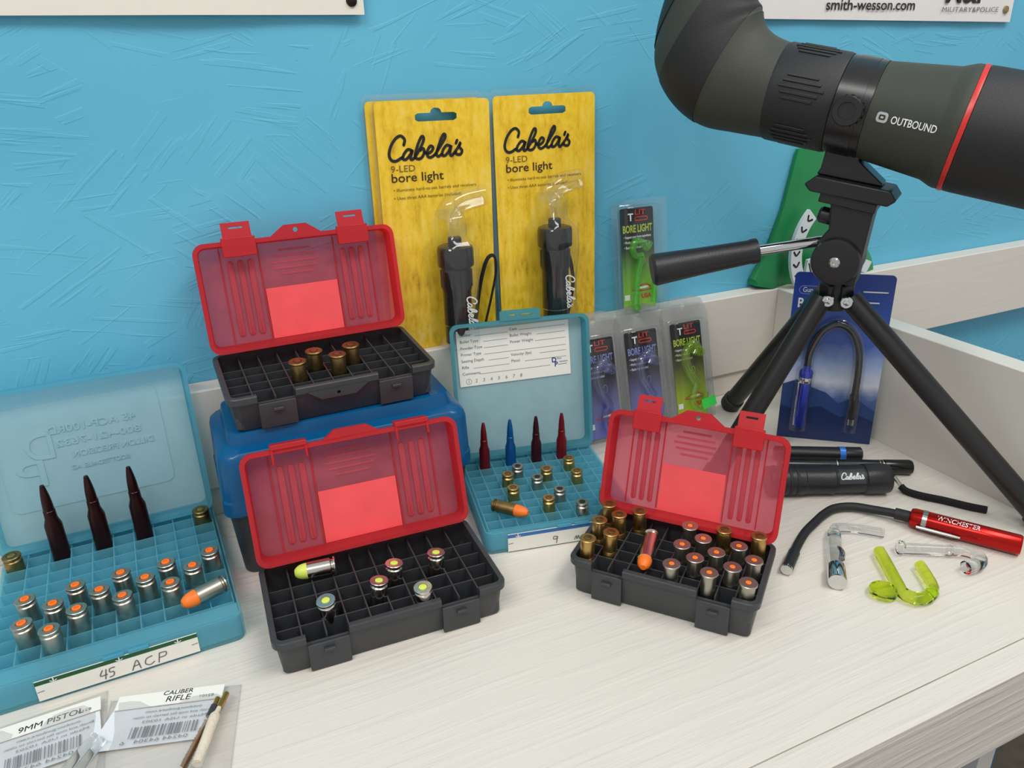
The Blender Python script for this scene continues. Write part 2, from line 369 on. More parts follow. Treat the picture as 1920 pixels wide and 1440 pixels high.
def put(name, me, mat, parent=None, ang=35, mods=None, flatshade=False):
    if not flatshade:
        for p in me.polygons: p.use_smooth = True
        try: me.set_sharp_from_angle(angle=R_(ang))
        except Exception: pass
    me.materials.clear(); me.materials.append(M[mat])
    o = bpy.data.objects.new(name, me); COL.objects.link(o)
    if parent is not None: o.parent = parent
    if mods:
        b = o.modifiers.new('bevel', 'BEVEL'); b.width = mods; b.segments = 2; b.limit_method = 'ANGLE'; b.angle_limit = R_(40)
    return o
def thing(name, label, cat, mt=None, group=None):
    o = bpy.data.objects.new(name, None); COL.objects.link(o)
    o.empty_display_size = 0.01
    if mt is not None: o.matrix_world = mt
    o['label'] = label; o['category'] = cat
    if group: o['group'] = group
    return o
def tag(o, label, cat, group=None):
    o['label'] = label; o['category'] = cat
    if group: o['group'] = group
    return o
def copy_thing(src, mt, label=None, group=None):
    r = src.copy(); COL.objects.link(r); r.matrix_world = mt
    if label: r['label'] = label
    if group: r['group'] = group
    for ch in src.children:
        c = ch.copy(); COL.objects.link(c); c.parent = r
        for g in ch.children:
            d = g.copy(); COL.objects.link(d); d.parent = c
    return r
def place(x, y, z=0.0, yaw=0.0):
    return Matrix.Translation((x, y, z)) @ Matrix.Rotation(R_(yaw), 4, 'Z')
# the flat writing frame: text x -> X, text y -> Z, facing -Y
FACE = Matrix(((1, 0, 0, 0), (0, 0, -1, 0), (0, 1, 0, 0), (0, 0, 0, 1)))
def text_mesh(body, size, bold=0.0, shear=0.0, space=1.0, align='LEFT', extr=0.0):
    cu = bpy.data.curves.new('writing', 'FONT'); cu.body = body; cu.size = size; cu.offset = bold*size
    cu.shear = shear; cu.space_character = space; cu.align_x = align; cu.resolution_u = 3; cu.extrude = extr
    ob = bpy.data.objects.new('writing', cu); COL.objects.link(ob)
    dg = bpy.context.evaluated_depsgraph_get()
    me = bpy.data.meshes.new_from_object(ob.evaluated_get(dg))
    bpy.data.objects.remove(ob); bpy.data.curves.remove(cu)
    return me
def text(name, body, size, mat, parent, mt, bold=0.0, shear=0.0, space=1.0, width=None, align='LEFT', warp=None, mirror=False, extr=0.0):
    me = text_mesh(body, size, bold, shear, space, align, extr)
    xs = [v.co.x for v in me.vertices]
    k = 1.0
    if width and xs and max(xs) > min(xs): k = width/(max(xs)-min(xs))
    x0 = min(xs) if (width and align == 'LEFT' and xs) else 0.0
    for v in me.vertices:
        x = (v.co.x-x0)*k
        if mirror: x = (width or 0.0)-x
        p = Vector((x, v.co.y, v.co.z))
        v.co = warp(p) if warp else mt @ p
    return put(name, me, mat, parent, flatshade=True)
def plate_with_holes(outline, holes, thick):
    """flat plate in XY cut by holes, thickness along +Z, from a filled 2D curve"""
    cu = bpy.data.curves.new('plate', 'CURVE'); cu.dimensions = '2D'; cu.fill_mode = 'BOTH'; cu.extrude = thick/2
    for loop in [outline]+holes:
        sp = cu.splines.new('POLY'); sp.points.add(len(loop)-1); sp.use_cyclic_u = True
        for i, p in enumerate(loop): sp.points[i].co = (p[0], p[1], 0, 1)
    ob = bpy.data.objects.new('plate', cu); COL.objects.link(ob)
    dg = bpy.context.evaluated_depsgraph_get()
    me = bpy.data.meshes.new_from_object(ob.evaluated_get(dg))
    bpy.data.objects.remove(ob); bpy.data.curves.remove(cu)
    return me
def apply(me, mt):
    me.transform(mt); return me
def circle(cx, cy, r, n=16):
    return [(cx+r*math.cos(2*math.pi*k/n), cy+r*math.sin(2*math.pi*k/n)) for k in range(n)]
def struct(o):
    o['kind'] = 'structure'; return o

# ------------------------------------------------------------------ the setting
YB, YW, HT = 0.616, 0.637, 0.115       # face of the rail board, wall, ledge height
struct(MB().box(-1.6, 2.6, YW, YW+0.02, -0.78, 1.3).build('wall_back', 'blue_wall_paint'))
struct(MB().box(-1.6, 2.6, -1.5, YW, -0.80, -0.78).build('floor', 'floor_brown'))
struct(MB().box(-1.2, 2.2, YB, YW, 0.026, HT).build('trim_1', 'white_trim_paint', mods=0.0012))
ct = thing('display_counter', 'white painted wooden counter with brushed top, low side board and front board', 'counter', place(0, 0, -0.02))
def cbox(name, x0, x1, y0, y1, z0, z1, mat='white_counter_paint', bev=0.0008):
    return MB().box(x0, x1, y0, y1, z0+0.02, z1+0.02).build(name, mat, ct, mods=bev)
cbox('top_panel', -1.1, 0.60, 0.2222, YW, -0.019, 0.0, bev=0.0005)
cbox('front_board', -1.1, 0.622, 0.203, 0.2218, -0.0625, 0.0)
cbox('back_panel', -1.1, 0.60, YB+0.003, YW, 0.0, 0.0258, 'white_trim_paint')
cbox('side_board', 0.60, 0.622, 0.222, YB, -0.0625, HT, 'white_trim_paint')
cbox('upright_panel', 0.5065, 0.5255, 0.25, 0.60, -0.78, -0.019, 'white_trim_paint')
cbox('shelf_back', 0.20, 0.5065, 0.275, 0.285, -0.78, -0.019, 'panel_blue')
cbox('edge_panel', 0.5257, 0.538, 0.255, 0.60, -0.78, -0.019, 'panel_blue')
cbox('cabinet_back', 0.538, 0.80, 0.40, 0.41, -0.78, -0.0626, 'floor_brown')

# ---- signs on the wall
def sign(label, x0, x1, zl, zr, mat, curl):
    t = thing('wall_sign', label, 'sign', place(0, YW-0.0005, 0), 'white signs nailed to the wall')
    b = MB(); n = 24; vs = []; fs = []
    for i in range(n+1):
        x = x0+(x1-x0)*i/n; z = zl+(zr-zl)*i/n
        off = curl*(0.4+0.6*math.sin(i*0.55)**2)
        for yy, zz in ((-0.0015-off, z), (-off-0.003, z), (-0.0035, z+0.24), (-0.0015, z+0.24)):
            vs.append((x, yy, zz))
    for i in range(n):
        a = 4*i
        for k in range(4): fs.append((a+k, a+(k+1) % 4, a+4+(k+1) % 4, a+4+k))
    fs.append((0, 1, 2, 3)); fs.append((4*n+3, 4*n+2, 4*n+1, 4*n))
    b.add(vs, fs).build('board', mat, t)
    return t
sl = sign('blank cream sign board held by a dark nail above the red lidded boxes', -0.62, 0.1725, 0.3852, 0.3852, 'sign_cream', 0.004)
MB().lathe([(0.0005, 0.0), (0.0042, 0.0005), (0.0038, 0.002), (0.0015, 0.0032), (0, 0.0034)], 16, Matrix.Translation((0.1635, -0.0045, 0.3945)) @ Matrix.Rotation(R_(90), 4, 'X')).build('nail', 'dark_nail', sl)
sr = sign('white sign board with black web address and logo behind the spotting scope', 0.52, 0.915, 0.3815, 0.3765, 'sign_white', 0.0015)
MB().lathe([(0.0005, 0.0), (0.0042, 0.0005), (0.0038, 0.002), (0.0015, 0.0032), (0, 0.0034)], 16, Matrix.Translation((0.9035, -0.0035, 0.389)) @ Matrix.Rotation(R_(90), 4, 'X')).build('nail', 'gold_nail', sr)
SG = Matrix.Translation((0, -0.0052, 0))
text('web_address', 'smith-wesson.com', 0.0138, 'ink_black', sr, SG @ Matrix.Translation((0.6355, 0, 0.3887)) @ FACE, bold=0.012, width=0.1230)
text('logo_line', 'MILITARY&POLICE', 0.0070, 'ink_grey', sr, SG @ Matrix.Translation((0.8005, 0, 0.3867)) @ FACE, width=0.0895, space=1.1)
text('logo', 'M&P', 0.034, 'ink_black', sr, SG @ Matrix.Translation((0.8035, 0, 0.3962)) @ FACE, bold=0.025, width=0.0660)

# ------------------------------------------------------------------ black boxes with red lids
def box_ring(x0, x1, y0, y1, r, z, brk, low=None, lowy=None):
    """outline with extra points along the front edge; points inside a notch can sit lower and further out"""
    pts = []
    for k, (bx, inn) in enumerate(brk):
        zz = z; yy = y0
        if inn and low is not None: zz = min(z, low)
        if inn and lowy is not None: yy = lowy
        pts.append((bx, yy, zz))
    for cx, cy, a0 in ((x1-r, y0+r, 270), (x1-r, y1-r, 0), (x0+r, y1-r, 90), (x0+r, y0+r, 180)):
        for k in range(6):
            a = R_(a0+18*k)
            pts.append((cx+r*math.cos(a), cy+r*math.sin(a), z))
    return pts
def ammo_box(label, mt, cx, cy, zr, zd, bk, lean, lid_h, style, group='charcoal boxes with red see-through lids'):
    t = thing('ammo_box', label, 'box', mt, group)
    L = 10*cx; W = 5*cy+bk
    na, nb, nc, nd = 1.12*cx, 2.92*cx, 7.1*cx, 8.9*cx
    e = 0.0002
    brk = [(na-e, 0), (na, 1), (nb, 1), (nb+e, 0), (nc-e, 0), (nc, 1), (nd, 1), (nd+e, 0)]
    low = zr-0.0065
    o, lp = 0.0020, 0.0022
    rings = [
        box_ring(-o+.003, L+o-.003, -o+.003, W+o-.003, .005, 0.0, brk),
        box_ring(-o+.002, L+o-.002, -o+.002, W+o-.002, .006, 0.0015, brk),
        box_ring(-o, L+o, -o, W+o, .006, zr-.0055, brk, low-.002),
        box_ring(-o-lp, L+o+lp, -o-lp, W+o+lp, .0075, zr-.005, brk, low-.001, -o-.0004),
        box_ring(-o-lp, L+o+lp, -o-lp, W+o+lp, .0075, zr-.0008, brk, low, -o-.0004),
        box_ring(-o-lp+.0006, L+o+lp-.0006, -o-lp+.0006, W+o+lp-.0006, .007, zr, brk, low, -o),
        box_ring(-.0004, L+.0004, -.0004, W+.0004, .004, zr, brk, low),
        box_ring(0, L, 0, W, .003, 0.002, brk),
    ]
    MB().loft(rings).build('base', 'charcoal_plastic', t, ang=30)
    g = MB()
    for i in range(1, 10): g.box(i*cx-.0005, i*cx+.0005, 0.0001, W-.0001, .002, zd)
    for j in range(1, 5): g.box(0.0001, L-.0001, j*cy-.0005, j*cy+.0005, .002, zd-.0003)
    # moulded ribs up the back wall
    for i in range(1, 10): g.box(i*cx-.0006, i*cx+.0006, W-.003, W-.0001, .002, zr-.003)
    g.build('divider_grid', 'charcoal_plastic', t)
    for a, b in ((na, nb), (nc, nd)):
        lt = MB().box(a+.0002, b-.0002, -o-.0020, -o+.0004, .0010, low-.0006).build('latch_plate', 'charcoal_plastic', t, mods=.0004)
        m = (a+b)/2
        MB().box(m-.0035, m+.0035, -o-.0042, -o-.0018, zr*0.52, zr*0.52+.0022).build('catch', 'charcoal_plastic', lt, mods=.0004)
    if style == 'pull':      # flange with a hole under the front lip
        poly = [(-.022, .0), (-.0125, -.0068), (.0125, -.0068), (.022, .0)]
        me = plate_with_holes(poly, [circle(.0, -.0035, .0014, 12)], .0022)
        put('pull_tab', apply(me, Matrix.Translation((L/2, -o-lp-.0002, zr-.0046)) @ Matrix.Rotation(R_(90), 4, 'X')), 'charcoal_plastic', t)
    # hinge knuckles
    for q in (.15, .29, .71, .85):
        MB().box(q*L-.0012, q*L+.0012, W+o-.001, W+o+.0045, zr-.004, zr+.0035).build('hinge_pin', 'black_plastic', t, mods=.0003)
    # ---- the lid, hinged along the back rim; u along the box, v up the lid, w towards the front
    ln = R_(lean)
    hy, hz = W+o+lp, zr+.0012
    LM = frame((0, hy, hz), (1, 0, 0), (0, math.sin(ln), math.cos(ln)), (0, -math.cos(ln), math.sin(ln)))
    lx0, lx1 = -o-lp, L+o+lp
    cxm, lw, dp = (lx0+lx1)/2, lx1-lx0, .0135
    def lr(ins, r, w): return [(p[0], p[1], w) for p in rrect(lw-2*ins, lid_h-2*ins, r, 5, cxm, lid_h/2)]
    lid = MB().loft([lr(.0030, .006, .0), lr(.0030, .006, .0010)], mt=LM).build('lid', 'red_sheer', t, ang=30)
    MB().loft([lr(.0031, .006, .0), lr(.0020, .007, .0002), lr(.0012, .0075, dp-.004), lr(.0, .0085, dp-.0035), lr(.0, .0085, dp), lr(.0032, .006, dp), lr(.0040, .0055, dp-.003), lr(.0046, .005, .0011), lr(.0031, .006, .0)], False, False, LM).build('lid_rim', 'red_rim_sheer', lid, ang=30)
    # long moulded ribs in two groups of three
    for c in ((na+nb)/2, (nc+nd)/2):
        for q in (-1, 0, 1):
            u = c+q*cx*0.52
            MB().loft([[(p[0], p[1], ww) for p in rrect(cx*.32-i2, lid_h*.70-i2, cx*.14, 4, u, lid_h*.47)] for ww, i2 in ((.0009, 0), (.0019, .0004), (.0022, .0016))], mt=LM).build('rib', 'red_rib_sheer', lid)
        for q in (-1, 1):
            u = c+q*cx*0.98
            MB().box(u-.0004, u+.0004, .006, lid_h-.005, .0009, .0019, LM).build('crease', 'red_rim_sheer', lid)
    # frosted insert in the middle
    MB().box(nb+.0022, nc-.0022, .0048, lid_h*.53, .0010, .0015, LM).build('insert', 'red_insert', lid)
    for q in range(5):
        v = lid_h*.64+q*lid_h*.055
        hw = (.35+.65*math.sin((q+1)/6*math.pi))*cx*1.4
        MB().box(L/2-hw, L/2+hw*.8, v, v+lid_h*.02, .0009, .0013, LM).build('emboss', 'red_sheer', lid)
    # latches along the top edge
    for c in ((na+nb)/2, (nc+nd)/2):
        if style == 'folded':
            la = MB()
            la.box(c-cx*.85, c+cx*.85, lid_h-.0005, lid_h+.0032, dp-.008, dp+.0015, LM)
            la.box(c-cx*.85, c-cx*.73, lid_h-.011, lid_h+.001, dp-.001, dp+.001, LM); la.box(c+cx*.73, c+cx*.85, lid_h-.009, lid_h+.001, dp-.001, dp+.001, LM)
            la.build('latch', 'red_rim_sheer', lid, mods=.0006)
        else:
            MB().box(c-cx*.85, c+cx*.85, lid_h-.012, lid_h+.0025, dp-.003, dp+.0012, LM).build('latch_mount', 'red_rim_sheer', lid, mods=.0006)
            me = plate_with_holes([(-cx*.72, 0), (cx*.72, 0), (cx*.72, .0125), (-cx*.72, .0125)], [rrect(cx*.7, .0017, .0007, 2, 0, .0085)], .0016)
            put('latch', apply(me, LM @ Matrix.Translation((c, lid_h+.0012, dp-.001)) @ Matrix.Rotation(R_(-14), 4, 'X')), 'red_rim_sheer', lid)
    if style == 'folded':
        poly = [(-.021, 0), (-.0115, .0068), (.0115, .0068), (.021, 0)]
        MB().prism([(p[0]+L/2, p[1]+lid_h-.001) for p in poly], dp-.0045, dp, LM).build('pull_tab', 'red_rim_sheer', lid)
    else:
        poly = [(-.0205, 0), (-.0085, .0085), (.0085, .0085), (.0205, 0)]
        me = plate_with_holes(poly, [circle(0, .0042, .0019, 14)], .002)
        put('pull_tab', apply(me, LM @ Matrix.Translation((L/2, lid_h-.0008, dp-.0015))), 'red_rim_sheer', lid)
    return t

# ------------------------------------------------------------------ cartridges (built standing, case head up, base of the round at z = 0)
def upright(name, label, L, rc, rr, case, primer, pr_r, group, rim_style='rimless', bullet=0.31, ring=True):
    t = thing(name, label, 'cartridge', None, group)
    hz = L
    prof = [(rc*.45, 0), (rc*.8, L*.06), (rc*.97, L*bullet), (rc, L*bullet+.0004)]
    if rim_style == 'rimless':
        prof += [(rc, hz-.0042), (rc*.985, hz-.0038), (rc*.80, hz-.0028), (rc*.80, hz-.0018), (rr, hz-.0014), (rr, hz-.0003), (rr*.95, hz)]
    elif rim_style == 'flared':
        prof += [(rc, hz-.0034), (rc*.97, hz-.0022), (rr, hz-.0014), (rr, hz-.0004), (rr*.94, hz)]
    else:   # crimped empty-looking case with a groove round its middle
        prof += [(rc, hz*.62), (rc*.93, hz*.64), (rc, hz*.66), (rc, hz-.0030), (rc*.94, hz-.0020), (rr, hz-.0013), (rr, hz-.0004), (rr*.94, hz)]
    prof += [(pr_r*1.25, hz), (pr_r*1.2, hz-.0006), (0, hz-.0006)]
    MB().lathe(prof, 28).build('case', case, t, ang=28)
    if ring:
        MB().lathe([(pr_r*1.02, hz-.0007), (pr_r*1.02, hz+.0006), (pr_r*.9, hz+.0008), (pr_r*.52, hz+.0008), (pr_r*.46, hz-.0001), (0, hz-.0001)], 20).build('primer', primer, t, ang=28)
    else:
        MB().lathe([(pr_r, hz-.0007), (pr_r, hz+.0001), (pr_r*.8, hz+.0003), (0, hz+.0003)], 20).build('primer', primer, t, ang=28)
    return t
def rifle_round(name, label, L, rb, mat, group):
    t = thing(name, label, 'cartridge', None, group)
    prof = [(rb*.9, 0), (rb, .0006), (rb, .0016), (rb*.86, .002), (rb*.86, .003), (rb, .0036), (rb*.96, L*.56), (rb*.68, L*.635), (rb*.66, L*.72), (rb*.60, L*.725)]
    MB().lathe(prof, 28).build('case', mat, t, ang=28)
    tip = []
    for k in range(11):
        a = k/10
        tip.append((rb*.60*(1-a**2.0)+rb*.24*a**2.0, L*.72+(L*.28)*a))
    tip.append((0, L))
    MB().lathe([(rb*.3, L*.70)]+tip, 28).build('bullet', mat, t, ang=28)
    return t
def loose_round(name, label, p0, p1, rc, rr, case, tip, group, tipfrac=.3):
    """lying round: p0 = centre of the case head, p1 = end of the nose"""
    mt = axis_frame(p0, p1); L = (Vector(p1)-Vector(p0)).length
    t = thing(name, label, 'cartridge', mt, group)
    c = L*(1-tipfrac)
    MB().lathe([(rr*.93, 0), (rr, .0004), (rr, .0012), (rc*.8, .0018), (rc*.8, .0026), (rc, .0036), (rc, c), (rc*.9, c+.0002), (0, c+.0002)], 28).build('case', case, t, ang=28)
    pf = [(rc*.9, c-.001), (rc*.95, c)]
    for k in range(1, 9):
        a = k/8; pf.append((rc*.95*math.sqrt(max(0, 1-(a*.93)**2.4)), c+(L-c)*a))
    pf.append((0, L))
    MB().lathe(pf, 28).build('nose', tip, t, ang=28)
    return t
def fill(proto, mts, labels=None):
    for k, mt in enumerate(mts):
        lab = labels[k] if labels else None
        if k == 0:
            proto.matrix_world = mt
            if lab: proto['label'] = lab
        else: copy_thing(proto, mt, lab)
def jig(dx=0.0, dy=0.0, mag=3.0):
    return Matrix.Rotation(R_(random.uniform(-mag, mag)+dx), 4, 'X') @ Matrix.Rotation(R_(random.uniform(-mag, mag)+dy), 4, 'Y') @ Matrix.Rotation(random.uniform(0, 6), 4, 'Z')

# ---- blue storage box that carries the upper red-lidded box
bx = thing('storage_box', 'large storage box with blue lid and charcoal base under an open red lidded box', 'box', place(.1028, .561, 0, -1.0))
def rr3(sx, sy, r, z): return [(p[0], p[1], z) for p in rrect(sx, sy, r, 6)]
MB().loft([rr3(.174, .084, .008, 0), rr3(.176, .086, .009, .0015), rr3(.184, .0925, .010, .0545), rr3(.178, .0865, .009, .0545), rr3(.172, .081, .008, .003)]).build('base', 'charcoal_plastic', bx, ang=30)
bl = MB().loft([rr3(.1865, .0945, .010, .0535), rr3(.1905, .0985, .011, .0535), rr3(.1905, .0985, .011, .0640), rr3(.1890, .097, .011, .0655), rr3(.1870, .0950, .011, .0940), rr3(.1850, .0930, .012, .0985), rr3(.1800, .0890, .012, .1010), rr3(.1700, .0740, .010, .1030), rr3(.1660, .0690, .009, .1118), rr3(.163, .066, .008, .1122)], False, True).build('lid', 'royal_blue_sheer', bx, ang=30)
MB().loft([rr3(.1860, .0940, .010, .0537), rr3(.1845, .0925, .010, .0965), rr3(.165, .073, .009, .1005)], False, True).build('lid_lining', 'panel_blue', bl, ang=30)
for k in range(4):
    MB().box(.034+k*.011, .041+k*.011, -.033, .033, .1119, .1124).build('rib', 'royal_blue_sheer', bl)

# ---- the three red-lidded boxes
TM = Matrix.Translation((.0259, .5278, .1127)) @ Matrix.Rotation(R_(.7), 4, 'Z') @ Matrix.Rotation(R_(3.2), 4, 'X')
ammo_box('open charcoal ammo box with red lid resting on top of the blue box', TM, .0146, .0141, .0275, .0232, .008, 14, .0840, 'pull')
AM = place(.0212, .4019, 0, -2.6)
ammo_box('open charcoal ammo box with red lid standing before the blue box, holding lime-primed rounds', AM, .01458, .01405, .0275, .0235, .0095, 16.5, .0810, 'folded')
CM_ = place(.2242, .3937, 0, -50.8)
ammo_box('open charcoal ammo box with red lid holding brass and orange-primed rounds', CM_, .0122, .0123, .0300, .0262, .0060, 17, .0770, 'tall')

def cell(mt, cx, cy, i, j, z=.002, di=0.0, dj=0.0):
    return mt @ Matrix.Translation(((i+.5+di)*cx, (j+.5+dj)*cy, z))
# upper box: four brass rounds
p = upright('brass_cartridge', 'brass cartridge with coppery head in the box on the blue lid', .0355, .0059, .0066, 'brass_dull', 'copper_head', .0026, 'rounds in the upper red-lidded box', 'flared', ring=False)  # only the primer disc is copper-coloured, the head is dull brass
fill(p, [cell(TM, .0146, .0141, i, j) @ jig(mag=1.5) for i, j in ((3, 1), (4, 2), (5, 1), (6, 2))],
     ['coppery-headed brass cartridge in the upper box, in the row nearer its pull tab', 'coppery-headed brass cartridge in the upper box, in the row nearer its hinge']*2)
# front box: five nickel rounds with lime primers, one lying
p = upright('nickel_cartridge', 'shiny nickel cartridge with lime primer in the box before the blue one', .0335, .0058, .0062, 'nickel_bright', 'lime_plastic', .0026, 'lime-primed rounds in the front box', 'rimless', ring=False)
fill(p, [cell(AM, .01458, .01405, i, j, .002, a, b) @ Matrix.Rotation(R_(tx), 4, 'X') @ Matrix.Rotation(R_(ty), 4, 'Y') for i, j, a, b, tx, ty in
         ((2, 1, -.05, 0, 6, -5), (5, 2, 0, .1, -3, 5), (4, 1, 0, .1, -2, 6), (7, 2, .1, .1, -3, 4), (6, 0, .05, .05, 5, -3))],
     ['lime-primed nickel cartridge standing alone near the corner notch below the lying round']+['lime-primed nickel cartridge in the middle rows of the box before the blue one']*3+['lime-primed nickel cartridge tipped against the front wall of its box'])
def loc(mt, x, y, z): return mt @ Vector((x, y, z))
loose_round('loose_cartridge', 'nickel cartridge with pale lime nose lying across the dividers', loc(AM, .0465, .0600, .0302), loc(AM, .0190, .0632, .0292), .0058, .0062, 'nickel_bright', 'lime_plastic', None, .31)
# right box
p = upright('brass_cartridge', 'tall grooved brass cartridge standing in the box of orange-primed rounds', .0412, .0050, .0057, 'brass', 'brass_dull', .0024, 'brass rounds in the right-hand box', 'crimped', bullet=.1, ring=False)
fill(p, [cell(CM_, .0122, .0123, i, j) @ jig(mag=2.0) for i, j in ((0, 0), (0, 2), (0, 4), (1, 1), (1, 3), (2, 4), (7, 4), (9, 4))],
     ['tall grooved brass cartridge in the brass cluster at the end away from the tripod']*6+['grooved brass cartridge by the lid hinge among orange-primed rounds']*2)
p = upright('nickel_cartridge', 'rimmed nickel cartridge with orange primer in the box beside the tripod', .0378, .0049, .0060, 'nickel', 'orange_plastic', .0019, 'orange-primed rounds in the right-hand box', 'flared', ring=False)
fill(p, [cell(CM_, .0122, .0123, i, j) @ jig(mag=1.5) for i, j in ((5, 4), (6, 3), (5, 2), (6, 1), (7, 2), (8, 3), (9, 2), (8, 1), (5, 0), (7, 0), (9, 0))])
loose_round('loose_cartridge', 'nickel cartridge with orange ball nose lying across the box of brass rounds', loc(CM_, .0423, .0434, .0318), loc(CM_, .0478, .0040, .0316), .0052, .0058, 'nickel_bright', 'orange_plastic', None, .22)

# ------------------------------------------------------------------ aqua trays with hinged lids
def aqua_tray(label, mt, px, py, h, mf, ms, lean, lid_h, style):
    """mt: inner front-left corner of the grid on the counter"""
    t = thing('cartridge_tray', label, 'tray', mt, 'aqua cartridge trays')
    L, W = 10*px, 10*py
    x0, x1, y0, y1 = -ms, L+ms, -mf, W+ms
    cxm, cym = (x0+x1)/2, (y0+y1)/2
    def rg(ins, r, z, fr=0.0): return [(p[0], p[1]+(fr if p[1] < 0 else 0), z) for p in rrect(x1-x0-2*ins, y1-y0-2*ins, r, 5, cxm, cym)]
    MB().loft([rg(.0012, .005, 0), rg(.0, .006, .002), rg(.0, .006, h-.004), rg(.0006, .006, h-.002), rg(.0016, .005, h-.002), rg(.0022, .004, .0025)], True, True).build('tray', 'aqua_tray_sheer', t, ang=30)
    g = MB()
    for i in range(0, 11): g.box(i*px-.0004, i*px+.0004, 0, W, .003, h)
    for j in range(0, 11): g.box(0, L, j*py-.0004, j*py+.0004, .003, h-.0003)
    g.box(-ms+.002, L+ms-.002, -mf+.002, 0, h-.0025, h-.0015)
    g.build('divider_grid', 'aqua_tray_sheer', t)
    ln = R_(lean)
    LM = frame((0, y1, h-.001), (1, 0, 0), (0, math.sin(ln), math.cos(ln)), (0, -math.cos(ln), math.sin(ln)))
    dp = .013; lw = x1-x0
    def lr(ins, r, w): return [(p[0], p[1], w) for p in rrect(lw-2*ins, lid_h-2*ins, r, 5, cxm, lid_h/2)]
    lid = MB().loft([lr(.003, .006, 0), lr(.003, .006, .0012)], mt=LM).build('lid', 'aqua_lid_sheer', t, ang=30)
    MB().loft([lr(.0031, .006, .0), lr(.0015, .007, .0004), lr(.0008, .0075, dp-.002), lr(.0, .008, dp-.0015), lr(.0, .008, dp), lr(.0030, .006, dp), lr(.0042, .005, .0013), lr(.0031, .006, 0)], False, False, LM).build('lid_rim', 'aqua_sheer' if style == 'big' else 'teal_rim_sheer', lid, ang=30)
    return t, lid, LM, (x0, x1, y0, y1, L, W)
# 45 tray
T45 = place(-.0060, .4698, 0, 1.6) @ Matrix.Translation((-.0142*9.5, -.0071, 0))
t45, lid45, L45, d45 = aqua_tray('large aqua tray labelled 45 ACP with lid leaning on the ledge', T45, .0142, .0137, .0215, .0150, .0035, 8, .124, 'big')
x0, x1, y0, y1, LL, WW = d45
# raised panel, mirrored maker's lettering on the lid
MB().loft([[(p[0], p[1], ww) for p in rrect(.112, .080, .006, 5, .066, .068)] for ww in (.0011, .0016)], mt=L45).build('raised_panel', 'aqua_lid_sheer', lid45)
LT = L45 @ Matrix.Translation((0, 0, .0018))
for body, u, v, sz, wd in (('45 ACP-100RD', .044, .084, .0080, .060), ('800-421-7632', .048, .0735, .0075, .058), ('DILLON PRECISION', .057, .0635, .0065, .056), ('SCOTTSDALE, AZ', .054, .054, .0048, .040)):
    text('mirrored_line', body, sz, 'aqua_lid_sheer', lid45, LT @ Matrix.Translation((u, v, 0)), width=wd, bold=.01, mirror=True, extr=.0004)
text('mirrored_logo', 'D', .030, 'aqua_lid_sheer', lid45, LT @ Matrix.Translation((.028, .066, 0)), width=.018, mirror=True, extr=.0004)
text('mirrored_logo', 'P', .030, 'aqua_lid_sheer', lid45, LT @ Matrix.Translation((.019, .046, 0)), width=.018, mirror=True, extr=.0004)
# label strip on the front: white paper, green bar, arrows, pencilled 45 ACP
def front_label(t, u0, u1, z0, z1, yf, bar, tilt, strokes, arrows, sc, cxh):
    LB = Matrix.Translation((u0, yf-.0004, z0)) @ Matrix.Rotation(R_(tilt), 4, 'X') @ FACE
    w_, h_ = u1-u0, z1-z0
    lb = MB().box(0, w_, 0, h_, -.0002, .0001, LB).build('label_strip', 'paper_white', t)
    MB().box(0, w_, h_*.78, h_*.97, .0001, .0002, LB).build('colour_bar', bar, lb)
    for a in arrows:
        m = MB(); m.ribbon([(a, h_*.98), (a, h_*.80)], .0007, .0003, LB); m.ribbon([(a-.0018, h_*.86), (a, h_*.79), (a+.0018, h_*.86)], .0006, .0003, LB, 1)
        m.build('arrow', 'print_white', lb, flatshade=True)
    m = MB()
    for s in strokes: m.ribbon([(cxh+x*sc, .0015+y*sc) for x, y in s], .0007, .0003, LB)
    m.build('handwriting', 'ink_grey', lb, flatshade=True)
    m = MB(); m.ribbon([(.0005, h_*.45), (.004, h_*.47)], .0004, .0003, LB); m.ribbon([(w_-.004, h_*.45), (w_-.0005, h_*.47)], .0004, .0003, LB); m.build('mark', 'ink_grey', lb, flatshade=True)
    return lb
S45 = [[(.25, 1.0), (.0, .45), (.55, .45)], [(.55, 1.0), (.35, .0)], [(1.25, 1.0), (.85, .95), (.8, .6), (1.1, .55), (1.05, .15), (.7, .05)],
       [(2.6, .0), (3.1, 1.0), (3.3, .0)], [(2.75, .4), (3.25, .45)], [(4.4, .95), (3.9, .8), (3.75, .3), (4.1, .05), (4.5, .25)], [(4.85, .0), (5.05, 1.0)], [(5.05, 1.0), (5.6, .95), (5.5, .55), (4.95, .5)]]
front_label(t45, .0244, .1160, .0025, .0172, -.0152, 'ink_green', 0, S45, (.010, .046, .080), .0068, .034)
# 9 mm tray
T9 = place(.1881, .4634, 0, -11.57)
t9, lid9, L9, d9 = aqua_tray('smaller aqua tray labelled 9 mm with a load record card in its lid', T9, .0118, .0118, .0205, .0035, .0035, 9, .124, 'small')
S9 = [[(.75, .9), (.3, 1.0), (.2, .65), (.6, .6), (.75, .95), (.6, 0)], [(3.0, .1), (3.2, .6), (3.3, .1), (3.5, .6), (3.6, .1)], [(4.1, .1), (4.3, .6), (4.4, .1), (4.6, .6), (4.75, .1), (5.0, .25)]]
front_label(t9, .0138, .1040, .0012, .0168, -.0037, 'ink_label_blue', 0, S9, (.008,), .0062, .035)
